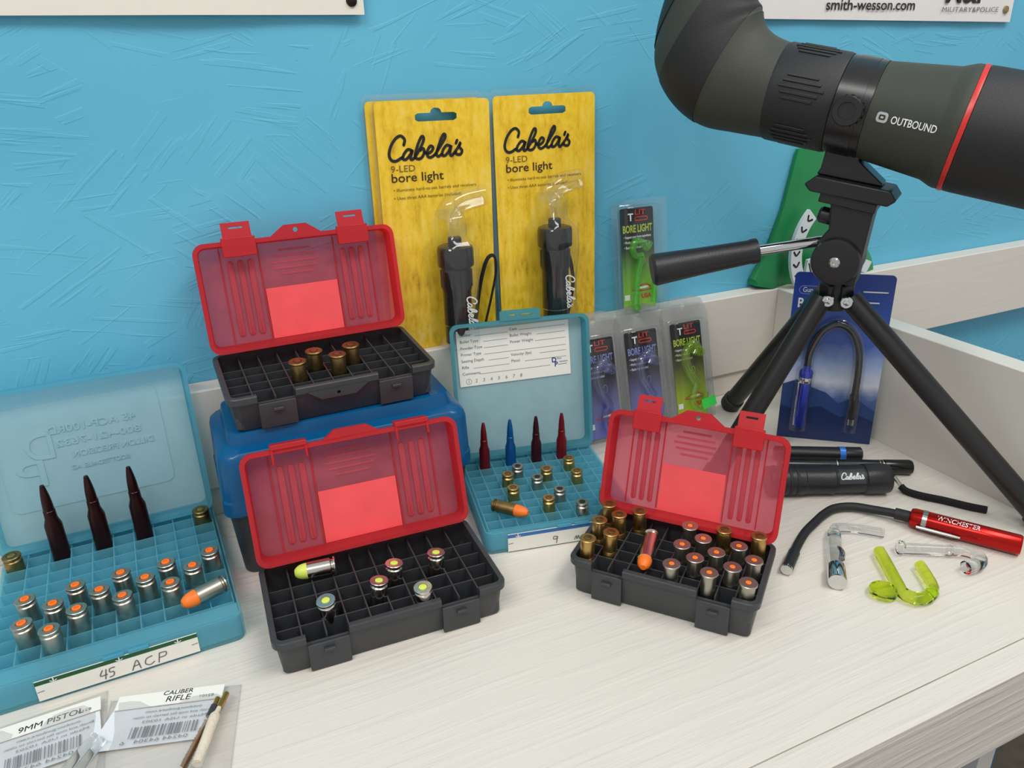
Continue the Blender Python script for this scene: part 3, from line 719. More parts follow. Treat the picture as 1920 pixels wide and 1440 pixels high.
# record card in the lid
CW, CH = .1020, .0500
CL = L9 @ Matrix.Translation((d9[0]+.0075, .0665, .0022)) @ Matrix.Rotation(R_(.8), 4, 'Z')
card = MB().box(0, CW, 0, CH, -.0004, 0, CL).build('record_card', 'paper_white', lid9)
CT = CL @ Matrix.Translation((0, 0, .0002))
rows = [('Caliber', .0460, .046), ('Bullet Type', .0403, .0455), ('Powder Type', .0345, .0455), ('Primer Type', .0288, .0985), ('Seating Depth', .0230, .0455), ('Rifle', .0173, .0455), ('Comments', .0115, .083)]
for body, v, xe in rows:
    text('field_name', body, .0036, 'ink_grey', card, CT @ Matrix.Translation((.0028, v-.0012, 0)))
    xs = .0045+len(body)*.00175
    MB().ribbon([(xs, v-.0014), (xe, v-.0012)], .0003, 0, CT).build('rule', 'ink_pencil', card, flatshade=True)
for body, v in (('Case', .0470), ('Bullet Weight', .0413), ('Power Weight', .0355), ('Velocity (fps)', .0240), ('Pistol', .0183)):
    text('field_name', body, .0036, 'ink_grey', card, CT @ Matrix.Translation((.0475, v-.0012, 0)))
    MB().ribbon([(.0495+len(body)*.00175, v-.0014), (.0985, v-.0012)], .0003, 0, CT).build('rule', 'ink_pencil', card, flatshade=True)
text('maker_initial', 'D', .0062, 'ink_blue', card, CT @ Matrix.Translation((.0845, .0125, 0)), bold=.03)
text('maker_initial', 'P', .0062, 'ink_blue', card, CT @ Matrix.Translation((.0870, .0085, 0)), bold=.03)
text('maker_line', 'illon', .0026, 'ink_blue', card, CT @ Matrix.Translation((.0895, .0148, 0)))
text('maker_line', 'recision', .0026, 'ink_blue', card, CT @ Matrix.Translation((.0912, .0118, 0)))
MB().ribbon([(.0905, .0100), (.0985, .0102)], .0004, 0, CT).build('maker_rule', 'ink_blue', card, flatshade=True)
for k in range(8): text('pencil_digit', str(k+1), .0042, 'ink_pencil', card, CT @ Matrix.Translation((.0068+k*.0068, .0030, 0)), shear=.15)
MB().ribbon([(.0080+.0024*math.cos(a*.5236), .0043+.0024*math.sin(a*.5236)) for a in range(13)], .0003, 0, CT).build('pencil_circle', 'ink_pencil', card, flatshade=True)
# catch tab on top of that lid
me = plate_with_holes([(-.018, 0), (.018, 0), (.018, .0075), (.0165, .009), (-.0165, .009), (-.018, .0075)], [rrect(.0055, .0012, .0004, 2, -.0065, .0045), rrect(.009, .0012, .0004, 2, .0055, .0045)], .0022)
put('catch_tab', apply(me, L9 @ Matrix.Translation((d9[4]*.50, .1235, .0125))), 'teal_rim_sheer', lid9)
for t, c, yy, hh in ((t45, .075, -.0150, .0195), (t9, .066, -.0035, .0185)):
    m = MB(); m.box(c-.013, c-.0012, yy-.0016, yy+.004, hh-.0022, hh); m.box(c+.0012, c+.013, yy-.0016, yy+.004, hh-.0022, hh)
    m.build('catch', 'aqua_sheer', t, mods=.0004)
# rounds in the 45 tray (column counted from the right, row from the front)
def c45(c, r, z=.003): return T45 @ Matrix.Translation(((9-c+.5)*.0142, (r+.5)*.0137, z))
p = upright('nickel_cartridge', 'nickel cartridge with orange ring primer standing in the 45 ACP tray', .0328, .0060, .0062, 'nickel', 'orange_plastic', .0027, 'orange-primed rounds in the 45 ACP tray', 'rimless')
fill(p, [c45(c, r) @ jig(mag=2.2) for c, r in ((8, 3), (7, 2), (6, 3), (5, 2), (4, 3), (3, 2), (2, 3), (1, 2), (0, 3), (6, 1), (4, 1), (2, 1), (8, 1), (7, 0))])
p = upright('brass_cartridge', 'dull brass cartridge standing in a rear corner of the 45 ACP tray', .0285, .0060, .0062, 'brass_dull', 'brass', .0027, 'brass rounds in the 45 ACP tray', 'rimless', ring=False)
fill(p, [c45(0, 8) @ jig(mag=2), c45(9, 8) @ jig(mag=2)])
p = rifle_round('rifle_cartridge', 'dark oxblood dummy rifle cartridge standing in the 45 ACP tray', .0740, .0062, 'anodized_oxblood', 'dummy rifle rounds in the 45 ACP tray')
fill(p, [c45(c, 8.55) for c in (7, 5, 3)], ['oxblood dummy rifle cartridge two columns from a brass corner round in the 45 ACP tray', 'oxblood dummy rifle cartridge between the two others in the 45 ACP tray', 'oxblood dummy rifle cartridge on the blue box side of the 45 ACP tray'])
loose_round('loose_cartridge', 'nickel cartridge with blunt orange nose lying on the 45 ACP tray', loc(T45, .1390, .0140, .0280), loc(T45, .1110, .0040, .0278), .0058, .0061, 'nickel', 'orange_plastic', None, .33)
# rounds in the 9 mm tray
def c9(i, j, z=.003): return T9 @ Matrix.Translation(((i+.5)*.0118, (j+.5)*.0118, z))
p = upright('brass_cartridge', 'brass cartridge with coppery primer standing in the 9 mm tray', .0275, .0049, .0050, 'brass', 'copper_head', .0022, 'brass rounds in the 9 mm tray', 'rimless', ring=False)
fill(p, [c9(i, j) @ jig(mag=2) for i, j in ((2, 5), (2, 3), (5, 5), (7, 6), (7, 4), (4, 1))])
p = upright('nickel_cartridge', 'silvery cartridge with empty primer pocket standing in the 9 mm tray', .0270, .0049, .0050, 'nickel', 'ink_black', .0021, 'nickel rounds in the 9 mm tray', 'rimless', ring=False)  # black disc on the head paints the shade inside an empty pocket
fill(p, [c9(i, j) @ jig(mag=2) for i, j in ((3, 6), (4, 4), (5, 2), (6, 0), (8, 1))])
for (i, lab, mat) in ((1, 'red anodised dummy rifle cartridge beside the blue one in the 9 mm tray', 'anodized_red'), (3, 'blue anodised dummy rifle cartridge in the 9 mm tray', 'anodized_blue'), (5, 'dark maroon dummy rifle cartridge in the 9 mm tray', 'anodized_maroon'), (7, 'red anodised dummy rifle cartridge directly behind a brass round in the 9 mm tray', 'anodized_red')):
    rifle_round('rifle_cartridge', lab, .0590, .0048, mat, 'dummy rifle rounds in the 9 mm tray').matrix_world = c9(i, 8.1)
loose_round('loose_cartridge', 'brass cartridge with pointed orange nose lying on the 9 mm tray', loc(T9, .0095, .0265, .0258), loc(T9, .0330, .0079, .0256), .0050, .0051, 'brass_dull', 'orange_plastic', None, .36)

# ------------------------------------------------------------------ carded bore lights on the ledge
SCRIPT = [[(470, 475), (488, 410), (440, 362), (370, 392), (300, 480), (262, 590), (285, 660), (345, 675), (430, 632)],
          [(572, 548), (520, 532), (462, 590), (442, 648), (485, 655), (545, 600), (582, 540), (548, 640), (566, 660), (606, 636)],
          [(606, 636), (690, 520), (745, 420), (742, 374), (712, 384), (660, 480), (612, 610), (644, 655), (704, 636), (742, 570), (730, 522), (690, 545)],
          [(742, 570), (790, 590), (850, 556), (868, 512), (830, 496), (785, 560), (784, 620), (824, 640), (885, 608)],
          [(885, 608), (972, 500), (1042, 400), (1048, 352), (1016, 362), (960, 470), (912, 590), (934, 630), (985, 600)],
          [(1115, 502), (1060, 490), (1005, 552), (992, 614), (1032, 618), (1085, 568), (1124, 500), (1102, 590), (1118, 624), (1156, 598)],
          [(1214, 428), (1196, 466)],
          [(1156, 598), (1222, 520), (1262, 455), (1242, 512), (1277, 562), (1250, 610), (1196, 606), (1184, 580)]]
def script_word(name, mat, parent, mt, width, wd):
    """the brush-script brand word, drawn as strokes"""
    k = width/1030.0; m = MB()
    for s in SCRIPT:
        m.ribbon([((x-262)*k, -(y-(672-(x-300)*.05))*k) for x, y in s], wd, 0.0, mt)
    return m.build(name, mat, parent, flatshade=True)
def carded_light(label, mt, lx, capz, strap, front=True):
    # the spare behind shows only its edge, so its slot is cut wider
    t = thing('carded_bore_light', label, 'package', mt, 'yellow carded bore lights')
    Wd, H = .0985, .2080
    hx, hz = Wd/2+.002, H-.0130
    slot = [(-.0155, -.0032), (.0155, -.0032), (.0180, -.0018), (.0180, .0018), (.0155, .0032), (.0050, .0032), (.0040, .0055), (.0018, .0070), (-.0018, .0070), (-.0040, .0055), (-.0050, .0032), (-.0155, .0032), (-.0180, .0018), (-.0180, -.0018)]
    slot = [(x*(1 if front else 1.6)+hx, y*(1 if front else 1.8)+hz) for x, y in slot]
    me = plate_with_holes(rrect(Wd, H, .004, 4, Wd/2, H/2), [slot], .0008)
    put('card', apply(me, FACE), 'yellow_card', t)
    me = plate_with_holes(rrect(Wd+.005, H+.005, .005, 4, Wd/2, H/2+.0025), [slot], .0008)
    put('clear_backing', apply(me, Matrix.Translation((0, .0012, 0)) @ FACE), 'clear_film', t)
    if not front: return t
    FR = Matrix.Translation((0, -.0008, 0)) @ FACE
    script_word('brand_word', 'ink_black', t, FR @ Matrix.Translation((.0095, H-.0455, 0)) @ Matrix.Rotation(R_(1.0), 4, 'Z'), .0640, .0024)
    text('print_line', '9-LED', .0074, 'ink_brown_light', t, FR @ Matrix.Translation((.0100, H-.0545, 0)), width=.0205)
    text('print_line', 'bore light', .0100, 'ink_brown', t, FR @ Matrix.Translation((.0100, H-.0625, 0)), width=.0450, bold=.008)
    text('print_line', '\u2022 Illuminate hard-to-see barrels and receivers', .0036, 'ink_brown_light', t, FR @ Matrix.Translation((.0110, H-.0700, 0)), width=.0730)
    text('print_line', '\u2022 Uses three AAA batteries (included)', .0036, 'ink_brown_light', t, FR @ Matrix.Translation((.0110, H-.0765, 0)), width=.0590)
    ya = -.0165
    AX = Matrix.Translation((lx, ya, 0))
    c0 = capz
    body = MB().lathe([(.0100, .006), (.0118, .007), (.0118, .0235), (.0122, .0240), (.0122, c0-.040), (.0130, c0-.037), (.0130, c0-.020), (.0124, c0-.019), (.0124, c0-.0185), (.0152, c0-.0175), (.0156, c0-.016), (.0156, c0-.004), (.0148, c0-.001), (.0120, c0), (0, c0)], 32, AX).build('torch_body', 'black_gloss', t, ang=28)
    MB().lathe([(.0115, .0226), (.0124, .0228), (.0124, .0238), (.0115, .0240)], 32, AX).build('trim_ring', 'steel', body)
    for k in range(10):
        a = 2*math.pi*k/10
        MB().box(-.0011, .0011, .0126, .0137, c0-.036, c0-.021, AX @ Matrix.Rotation(a, 4, 'Z')).build('grip_rib', 'black_gloss', body)
    MB().lathe([(.0055, c0-.001), (.0058, c0), (.0058, c0+.006), (.0050, c0+.0068), (0, c0+.0068)], 20, AX).build('neck', 'black_plastic', t, ang=28)
    rod = smooth([(lx, ya, c0+.006), (lx, ya, c0+.018), (lx+.0015, ya, c0+.0255), (lx+.008, ya, c0+.0310), (lx+.0165, ya, c0+.0335), (lx+.0265, ya, c0+.0350)], 6)
    MB().tube(rod, [.0036]*len(rod), 14).build('light_rod', 'clear_acrylic', t)
    script_word('brand_word', 'print_white', body, Matrix.Translation((lx+.0040, ya-.0127, c0-.0435)) @ FACE @ Matrix.Rotation(R_(-88), 4, 'Z'), .0300, .0011)
    # clear blister following the torch
    bs = []
    for z, rx, dy in ((.004, .0165, .032), (.010, .0180, .034), (c0-.045, .0180, .034), (c0-.036, .0190, .035), (c0-.020, .0205, .036), (c0-.002, .0205, .036), (c0+.003, .0150, .032), (c0+.008, .0110, .028), (c0+.022, .0105, .026), (c0+.028, .0100, .022)):
        ring = [(lx-rx*1.10, -.0006, z)]+[(lx-rx*math.cos(math.pi*k/12), -.0006-dy*min(1.0, 1.35*math.sin(math.pi*k/12)), z) for k in range(1, 12)]+[(lx+rx*1.10, -.0006, z)]
        bs.append(ring)
    MB().loft(bs, True, True, closed=False).build('blister', 'clear_blister', t, ang=60)
    br = smooth([(lx-.006, -.013, c0+.020), (lx+.001, -.014, c0+.0310), (lx+.012, -.013, c0+.0360), (lx+.030, -.012, c0+.0385)], 5)
    MB().tube(br, [.0085, .0090, .0092, .0092, .0092, .0090, .0088, .0086, .0084, .0082, .0080, .0078, .0076, .0074, .0072, .0070][:len(br)], 16, flat=1.2).build('blister_tip', 'clear_blister', t, ang=60)
    MB().tube(smooth(strap, 6), .0022, 8, flat=.5).build('wrist_strap', 'black_cloth', t)
    return t
def lean_place(x, y, z, yaw, lean): return Matrix.Translation((x, y, z)) @ Matrix.Rotation(R_(yaw), 4, 'Z') @ Matrix.Rotation(R_(-lean), 4, 'X')
carded_light('yellow carded bore light whose black strap loop shows beside the torch', lean_place(.1700, .6235, HT+.0006, 0, 1.2) @ Matrix.Rotation(R_(.6), 4, 'Y'), .0560, .0925,
             [(.0720, -.012, .012), (.0760, -.010, .030), (.0820, -.008, .056), (.0890, -.007, .0745), (.0955, -.008, .0770), (.0965, -.009, .0640), (.0905, -.010, .040), (.0820, -.011, .012)])
carded_light('yellow carded bore light next to the green bore light pack', lean_place(.2740, .6215, HT+.0006, 0, 1.8), .0480, .0980,
             [(.0570, -.020, .012), (.0630, -.018, .030), (.0665, -.016, .046), (.0645, -.016, .062), (.0615, -.018, .070)])
carded_light('edge of a spare yellow carded bore light hidden behind the strap-looped one', lean_place(.1655, .6310, HT+.0006, 0, .6) @ Matrix.Rotation(R_(.2), 4, 'Y'), .05, .09, None, front=False)

# ------------------------------------------------------------------ small clear packs
def small_pack(label, mt, card_mat, word_mat, light_mat, group, kind, sticker=False):
    t = thing('bore_light_pack', label, 'package', mt, group)
    Wd, H = .0375, .0985
    out = [(-.0105, 0), (Wd+.0105, 0), (Wd+.0105, H+.012), (Wd+.004, H+.026), (Wd/2+.010, H+.0300), (Wd/2-.010, H+.0300), (-.004, H+.026), (-.0105, H+.012)]
    if kind == 'stem':     # plain clear case without the hanging tab
        me = plate_with_holes(rrect(Wd+.026, H+.012, .003, 4, Wd/2+.004, H/2+.006), [], .0009)
    else:
        me = plate_with_holes(out, [circle(Wd/2, H+.0205, .0032, 14)], .0009)
    put('shell_back', apply(me, FACE), 'clear_film' if kind == 'stem' else 'grey_shell', t)
    def rg(e, y): return [(p[0], y, p[1]) for p in rrect(Wd+2*e, H+2*e, .0035, 4, Wd/2, .004+H/2)]
    MB().loft([rg(.0045, -.0005), rg(.0028, -.0012), rg(.0020, -.0120), rg(.0008, -.0132), rg(-.001, -.0134)], False, True).build('shell_front', 'clear_blister', t, ang=40)
    MB().tube([Vector(p) for p in rg(.0030, -.0010)]+[Vector(rg(.0030, -.0010)[0])], .0006, 6, caps=False).build('shell_bead', 'clear_blister', t)
    CB = Matrix.Translation((0, 0, .004))
    cd = MB().loft([[(p[0], y, p[1]) for p in rrect(Wd, H, .0022, 4, Wd/2, H/2)] for y in (-.0009, -.0014)]).build('card', card_mat, t)
    cd.location = (0, 0, .004)
    FR = Matrix.Translation((0, -.0017, 0)) @ FACE
    text('logo_letter', 'T', .0100, 'print_white', cd, FR @ Matrix.Translation((.0085, H-.0120, 0)), bold=.02)
    text('logo_letter', 'LIT', .0070, 'print_red', cd, FR @ Matrix.Translation((.0165, H-.0068, 0)), bold=.01, width=.0120)
    me = plate_with_holes(rrect(.0150, .0042, .002, 4, .0235, H-.0105), [rrect(.0132, .0024, .0011, 3, .0235, H-.0105)], .0001)
    put('logo_oval', apply(me, FR), 'print_red', cd)
    text('title', 'BORE LIGHT', .0098, word_mat, cd, FR @ Matrix.Translation((.0022, H-.0230, 0)), bold=.03, width=.0335)
    for k, s in enumerate(('\u2022 Inspect your bore anywhere', '\u2022 Works in barrels and actions', '\u2022 Batteries included')):
        text('print_line', s, .0036, 'print_white', cd, FR @ Matrix.Translation((.0030, H-.0285-k*.0050, 0)), width=.031-k*.005, bold=.02)
    MB().ribbon([(.0235+.0022*math.cos(a*.5236), .048+.0040*math.sin(a*.5236)) for a in range(13)], .0006, 0, FR).build('ring_mark', word_mat, cd, flatshade=True)
    text('origin_mark', 'USA', .0062, 'print_red', cd, FR @ Matrix.Translation((.0205, .0105, 0)), bold=.04)
    MB().ribbon([(.010, .0195), (.018, .0225), (.026, .0240), (.033, .0195), (.024, .0180), (.012, .0190)], .0010, 0, FR).build('emblem', 'print_red', cd, flatshade=True)
    MB().ribbon([(.018, .0208), (.028, .0212)], .0020, .00005, FR).build('emblem', 'print_white', cd, flatshade=True)
    MB().box(.0012, .0070, .0100, .0155, 0, .0001, FR).build('price_box', 'print_white', cd)
    if kind == 'stem':
        path = [(.0105, -.0075, .018), (.0125, -.0075, .036), (.0165, -.0075, .050), (.0170, -.0080, .0560)]
        MB().tube(smooth(path, 5), .0032, 14).build('light_rod', light_mat, t)
        path = [(.0195, -.0075, .0570), (.0115, -.0075, .0580), (.0085, -.0080, .0650), (.0120, -.0085, .0715), (.0190, -.0085, .0700), (.0240, -.0080, .0640), (.0290, -.0075, .0690)]
        MB().tube(smooth(path, 6), .0034, 14).build('light_hook', light_mat, t)
        MB().tube(smooth([(.0100, -.0075, .020), (.0095, -.0075, .008), (.013, -.0075, .0075)], 5), .0036, 14).build('light_foot', light_mat, t)
        MB().tube([(.0310, -.0070, .010), (.0330, -.0070, .030)], .0030, 14).build('light_leg', light_mat, t)
    else:
        path = [(.0230, -.0075, .036), (.0140, -.0075, .052), (.0110, -.0078, .064), (.0125, -.0080, .0735), (.0190, -.0080, .0780), (.0270, -.0075, .0735), (.0320, -.0070, .0690)]
        MB().tube(smooth(path, 6), .0046, 16).build('light_rod', light_mat, t)
        MB().tube(smooth([(.0145, -.0080, .0765), (.0210, -.0085, .0800), (.0250, -.0085, .0755), (.0215, -.0085, .0690)], 6), .0050, 16).build('light_hook', light_mat, t)
        MB().tube(smooth([(.0220, -.0075, .038), (.0150, -.0075, .024), (.0200, -.0075, .012), (.0290, -.0075, .016), (.0315, -.0075, .028)], 6), .0034, 14).build('light_leg', light_mat, t)
    if sticker:
        MB().box(.0240, .0415, .0060, .0165, 0, .0002, Matrix.Translation((0, -.0138, .002)) @ Matrix.Rotation(R_(-9), 4, 'Y') @ FACE).build('price_sticker', 'fluor_sticker', t)
    return t
small_pack('clear pack with black and green card holding a green bore light on the ledge', lean_place(.4035, .6165, HT+.0006, 0, 8.2), 'green_card', 'print_lime', 'lime_acrylic', 'small bore light packs', 'stem')
small_pack('clear pack with black and violet card beside the 9 mm tray lid', lean_place(.3475, .5830, .0004, 0, 14.8), 'violet_card', 'print_periwinkle', 'violet_acrylic', 'small bore light packs', 'hook')
small_pack('clear pack with black and violet card between the other two leaning packs', lean_place(.3985, .5830, .0004, 0, 14.8), 'violet_card', 'print_periwinkle', 'violet_acrylic', 'small bore light packs', 'hook')
small_pack('clear pack with black and yellow-green card and green price sticker', lean_place(.4530, .5830, .0004, 0, 14.8), 'lime_card', 'print_lime', 'lemon_acrylic', 'small bore light packs', 'hook', True)

# ------------------------------------------------------------------ blue carded gooseneck light
bc = thing('carded_gooseneck_light', 'dark blue card with a blue torch and bent gooseneck behind the tripod', 'package',
           Matrix.Translation((.5215, .5150, .0003)) @ Matrix.Rotation(R_(-40.0), 4, 'Z') @ Matrix.Rotation(R_(-1.5), 4, 'X'))
CWd, CHh = .0855, .1660
cd = MB().loft([[(p[0], y, p[1]) for p in rrect(CWd, CHh, .004, 5, CWd/2, CHh/2)] for y in (.0004, -.0004)]).build('card', 'sky_card', bc)
FR = Matrix.Translation((0, -.0006, 0)) @ FACE
poly = [(0, 0), (CWd, 0), (CWd, .034), (.066, .047), (.052, .040), (.040, .050), (.028, .054), (.014, .062), (0, .056)]
MB().add([(x, y, 0) for x, y in poly], [tuple(range(len(poly)))], FR).build('mountain_print', 'mountain_far', cd, flatshade=True)
poly = [(0, 0), (CWd, 0), (CWd, .024), (.07, .030), (.055, .026), (.036, .036), (.018, .030), (0, .034)]
MB().add([(x, y, .00008) for x, y in poly], [tuple(range(len(poly)))], FR).build('mountain_print', 'mountain_near', cd, flatshade=True)
text('title', 'BORE LIGHT', .0125, 'print_white', cd, FR @ Matrix.Translation((.0050, .1330, 0)), bold=.02, width=.0560)
text('maker_line', 'Gunmaster', .0065, 'print_white', cd, FR @ Matrix.Translation((.0080, .1475, 0)), width=.0230)
me = plate_with_holes(rrect(.0300, .0080, .004, 6, .0195, .1495), [rrect(.0288, .0068, .0034, 6, .0195, .1495)], .0001)
put('maker_oval', apply(me, FR), 'print_periwinkle', cd)
for x, z, l in ((.060, .1500, .020), (.064, .1400, .010), (.062, .1220, .009), (.063, .1150, .013)):
    MB().ribbon([(x, z), (x+l, z)], .0012, 0, FR).build('print_dash', 'print_white', cd, flatshade=True)
bt = MB().lathe([(.0048, 0), (.0062, .0008), (.0062, .056), (.0054, .0575), (.0034, .0585), (.0034, .0625), (0, .0625)], 20, Matrix.Translation((.0175, -.0065, .0160)) @ Matrix.Rotation(R_(2), 4, 'Y')).build('torch_body', 'torch_blue', bc, ang=28)
MB().lathe([(.0063, .0455), (.0066, .046), (.0066, .0505), (.0063, .051)], 20, Matrix.Translation((.0175, -.0065, .0160)) @ Matrix.Rotation(R_(2), 4, 'Y')).build('trim_ring', 'chrome', bt)
MB().box(.0120, .0134, -.0160, -.0138, .020, .064).build('pocket_clip', 'chrome', bt, mods=.0005)
gp = smooth([(.0195, -.0065, .077), (.0205, -.0065, .092), (.0280, -.0065, .1115), (.0410, -.0065, .1200), (.0540, -.0065, .1140), (.0620, -.0065, .0980), (.0645, -.0065, .0760), (.0645, -.0065, .0500)], 7)
MB().tube(gp, .0031, 14).build('gooseneck', 'black_gloss', bc)
MB().tube([(.0645, -.0065, .052), (.0645, -.0065, .0280)], .0040, 14).build('head_sleeve', 'black_plastic', bc)
MB().tube([(.0645, -.0065, .0285), (.0645, -.0065, .0215)], .0034, 14).build('head_tip', 'steel', bc)
gb = smooth([(.0175, -.0050, .0120), (.0180, -.0050, .050), (.0195, -.0050, .080), (.0205, -.0050, .093), (.0280, -.0050, .1120), (.0410, -.0050, .1208), (.0542, -.0050, .1145), (.0622, -.0050, .0980), (.0647, -.0050, .0760), (.0645, -.0050, .0140)], 7)
rr_ = [.0086 if p.z < .076 and p.x < .03 else (.0056 if p.z > .055 else .0066) for p in gb]
MB().tube(gb, rr_, 14).build('blister', 'white_blister', bc, ang=60)

# ------------------------------------------------------------------ green pouch on the ledge
gr = thing('green_pouch', 'folded green nylon pouch with white ring emblem standing on the ledge behind the tripod', 'pouch', place(.6640, .6250, HT+.0004))
pan = [  # column x, bottom z, top z, y of front at the bottom and at the top (folds)
    (-.0890, .004, .0105, -.002, .004), (-.0700, .000, .0400, -.008, .003), (-.0550, .0, .0820, -.003, .006), (-.0430, .0, .1425, -.001, .006), (-.0250, .0, .1440, -.008, .001), (-.0060, .0, .1440, -.001, .004),
    (.0200, .0, .1400, -.006, .002), (.0450, .0, .1050, -.002, .004), (.0700, .0, .0300, -.006, .0), (.0860, .0, .0120, -.002, .003)]
vs = []; fs = []
rowsN = 7
for x, zb, zt, yb_, yt_ in pan:
    for k in range(rowsN):
        a = k/(rowsN-1); vs.append((x*(1-.12*a*(1-a)), yb_+(yt_-yb_)*a-.003*math.sin(a*3.1), zb+(zt-zb)*a))
    for k in range(rowsN): vs.append((x, .0100, zb+(zt-zb)*k/(rowsN-1)))
S_ = 2*rowsN
for i in range(len(pan)-1):
    for k in range(rowsN-1):
        a = i*S_+k; fs.append((a, a+S_, a+S_+1, a+1)); b = a+rowsN; fs.append((b, b+1, b+S_+1, b+S_))
    fs.append((i*S_, i*S_+rowsN, i*S_+S_+rowsN, i*S_+S_)); fs.append((i*S_+rowsN-1, i*S_+S_+rowsN-1, i*S_+S_+2*rowsN-1, i*S_+2*rowsN-1))
for i in (0, len(pan)-1):
    for k in range(rowsN-1): fs.append((i*S_+k, i*S_+k+1, i*S_+rowsN+k+1, i*S_+rowsN+k))
MB().add(vs, fs).build('cloth', 'green_nylon', gr, ang=50)
EM = Matrix.Translation((.0010, -.0165, .0400)) @ FACE
def arc_poly(r0, r1, a0, a1, n=18):
    return [(r1*math.cos(R_(a0+(a1-a0)*k/n)), r1*math.sin(R_(a0+(a1-a0)*k/n))) for k in range(n+1)]+[(r0*math.cos(R_(a1-(a1-a0)*k/n)), r0*math.sin(R_(a1-(a1-a0)*k/n))) for k in range(n+1)]
for a0, a1 in ((135, 232), (236, 300), (322, 338)):
    ap = [(x, y) for x, y in arc_poly(.048, .063, a0, a1) if y > -.037]
    if len(ap) > 3:
        MB().prism(ap, 0, .004, EM).build('emblem_ring', 'emblem_white', gr)
for a in range(140, 232, 13):
    c_, s_ = math.cos(R_(a)), math.sin(R_(a))
    if .0555*s_ > -.034:
        MB().ribbon([(.052*c_, .052*s_), (.056*math.cos(R_(a+4)), .056*math.sin(R_(a+4))), (.0595*c_, .0595*s_)], .0022, .0042, EM).build('emblem_mark', 'ink_black', gr, flatshade=True)
MB().prism([(-.0400, -.037), (-.0380, -.010), (-.0200, -.008), (.0, -.020), (.012, -.037)], 0, .0036, EM).build('emblem_panel', 'emblem_white', gr)
for pts in ([(-.036, -.014), (-.030, -.026), (-.018, -.034)], [(-.026, -.012), (-.018, -.022), (-.004, -.030)], [(-.012, -.012), (-.004, -.020), (.004, -.028)]):
    MB().ribbon(pts, .0016, .0038, EM).build('emblem_mark', 'ink_black', gr, flatshade=True)
MB().box(-.0455, -.0405, 0, .020, -.020, -.012).build('dark_band', 'ink_black', gr)

# ------------------------------------------------------------------ spotting scope
AXs = Vector((.559*math.cos(R_(10.8)), -.829*math.cos(R_(10.8)), -math.sin(R_(10.8)))).normalized()
UPs = Vector((.559*math.sin(R_(10.8)), -.829*math.sin(R_(10.8)), math.cos(R_(10.8)))).normalized()
SDs = AXs.cross(UPs)          # towards the eye
SM = frame((.4883, .45, .3135), SDs, UPs, AXs)      # z along the tube, y up, x to the near side
sc_ = thing('spotting_scope', 'olive and black angled spotting scope with a red ring on a small tripod', 'scope', SM)
def tube_part(name, prof, mat, parent, seg=56): return MB().lathe(prof, seg).build(name, mat, parent, ang=28)
secs = [(-.055, 0, 0, .0352, .0352), (-.074, .001, 8, .0378, .0360), (-.093, .004, 20, .0430, .0370), (-.109, .014, 35, .0462, .0375), (-.1195, .0265, 54, .0450, .0370), (-.123, .0395, 65, .0410, .0358), (-.125, .051, 75, .0362, .0342), (-.127, .065, 80, .0314, .0312), (-.129, .082, 85, .0262, .0270)]
def sec_ring(s, u, th, ru, rs, n=48):
    th = R_(th); up = Vector((0, math.cos(th), math.sin(th)))
    return [Vector((math.cos(2*math.pi*k/n)*rs, u, s))+up*(math.sin(2*math.pi*k/n)*ru) for k in range(n)]
def sec_at(q):
    i = min(int(q), len(secs)-2); a = q-i
    P0, P1, P2, P3 = [secs[max(0, min(len(secs)-1, j))] for j in (i-1, i, i+1, i+2)]
    return [0.5*(2*P1[k]+(P2[k]-P0[k])*a+(2*P0[k]-5*P1[k]+4*P2[k]-P3[k])*a*a+(3*P1[k]-P0[k]-3*P2[k]+P3[k])*a**3) for k in range(5)]
def housing_part(name, mat, swell, cuts):
    rings = []
    for k in range(65):
        s, u, th, ru, rs = sec_at(8.0*k/64); rings.append(sec_ring(s, u, th, ru+swell, rs+swell, 64))
    mb = MB().loft(rings)
    me = bpy.data.meshes.new(name); me.from_pydata(mb.v, [], mb.f)
    bm = bmesh.new(); bm.from_mesh(me); bmesh.ops.recalc_face_normals(bm, faces=bm.faces)
    for (s0, u0, sl, keep) in cuts:      # plane through (s0, u0) in the side view, leaning by sl; keep = +1 objective side
        nrm = Vector((0, -sl, 1)).normalized()*keep
        r = bmesh.ops.bisect_plane(bm, geom=bm.verts[:]+bm.edges[:]+bm.faces[:], dist=1e-7, plane_co=(0, u0, s0), plane_no=nrm, clear_inner=True)
        ed = [e for e in r['geom_cut'] if isinstance(e, bmesh.types.BMEdge)]
        if ed: bmesh.ops.contextual_create(bm, geom=ed)
    bm.to_mesh(me); bm.free()
    return put(name, me, mat, sc_, ang=40)
B1, B2, B3 = (-.1035, -.005, .30), (-.1431, .0012, .44), (-.1486, .0397, .42)
housing_part('prism_housing', 'olive_armour', 0, [B1+(1,)])
housing_part('rubber_band', 'scope_black', .0005, [B1+(-1,), B2+(1,)])
housing_part('eyepiece_housing', 'olive_armour', 0, [B2+(-1,), B3+(1,)])
housing_part('eyepiece', 'scope_black', .0008, [B3+(-1,)])
fr = tube_part('focus_ring', [(.033, -.0556), (.0355, -.0550), (.0362, -.0530), (.0362, -.0100), (.0355, -.0075), (.033, -.0070)], 'scope_black', sc_)
for g0 in range(0, 360, 60):      # groups of raised grip ribs
    for k in range(5):
        a = R_(g0+k*6.5)
        MB().box(.0360, .0371, -.0011, .0011, -.0480+abs(k-2)*.002, -.0150-abs(k-2)*.003, Matrix.Rotation(a, 4, 'Z')).build('grip_rib', 'scope_black', fr, mods=.0004)
col_ = tube_part('collar', [(.030, -.0072), (.0352, -.0070), (.0352, .0174), (.030, .0177)], 'scope_satin', sc_)
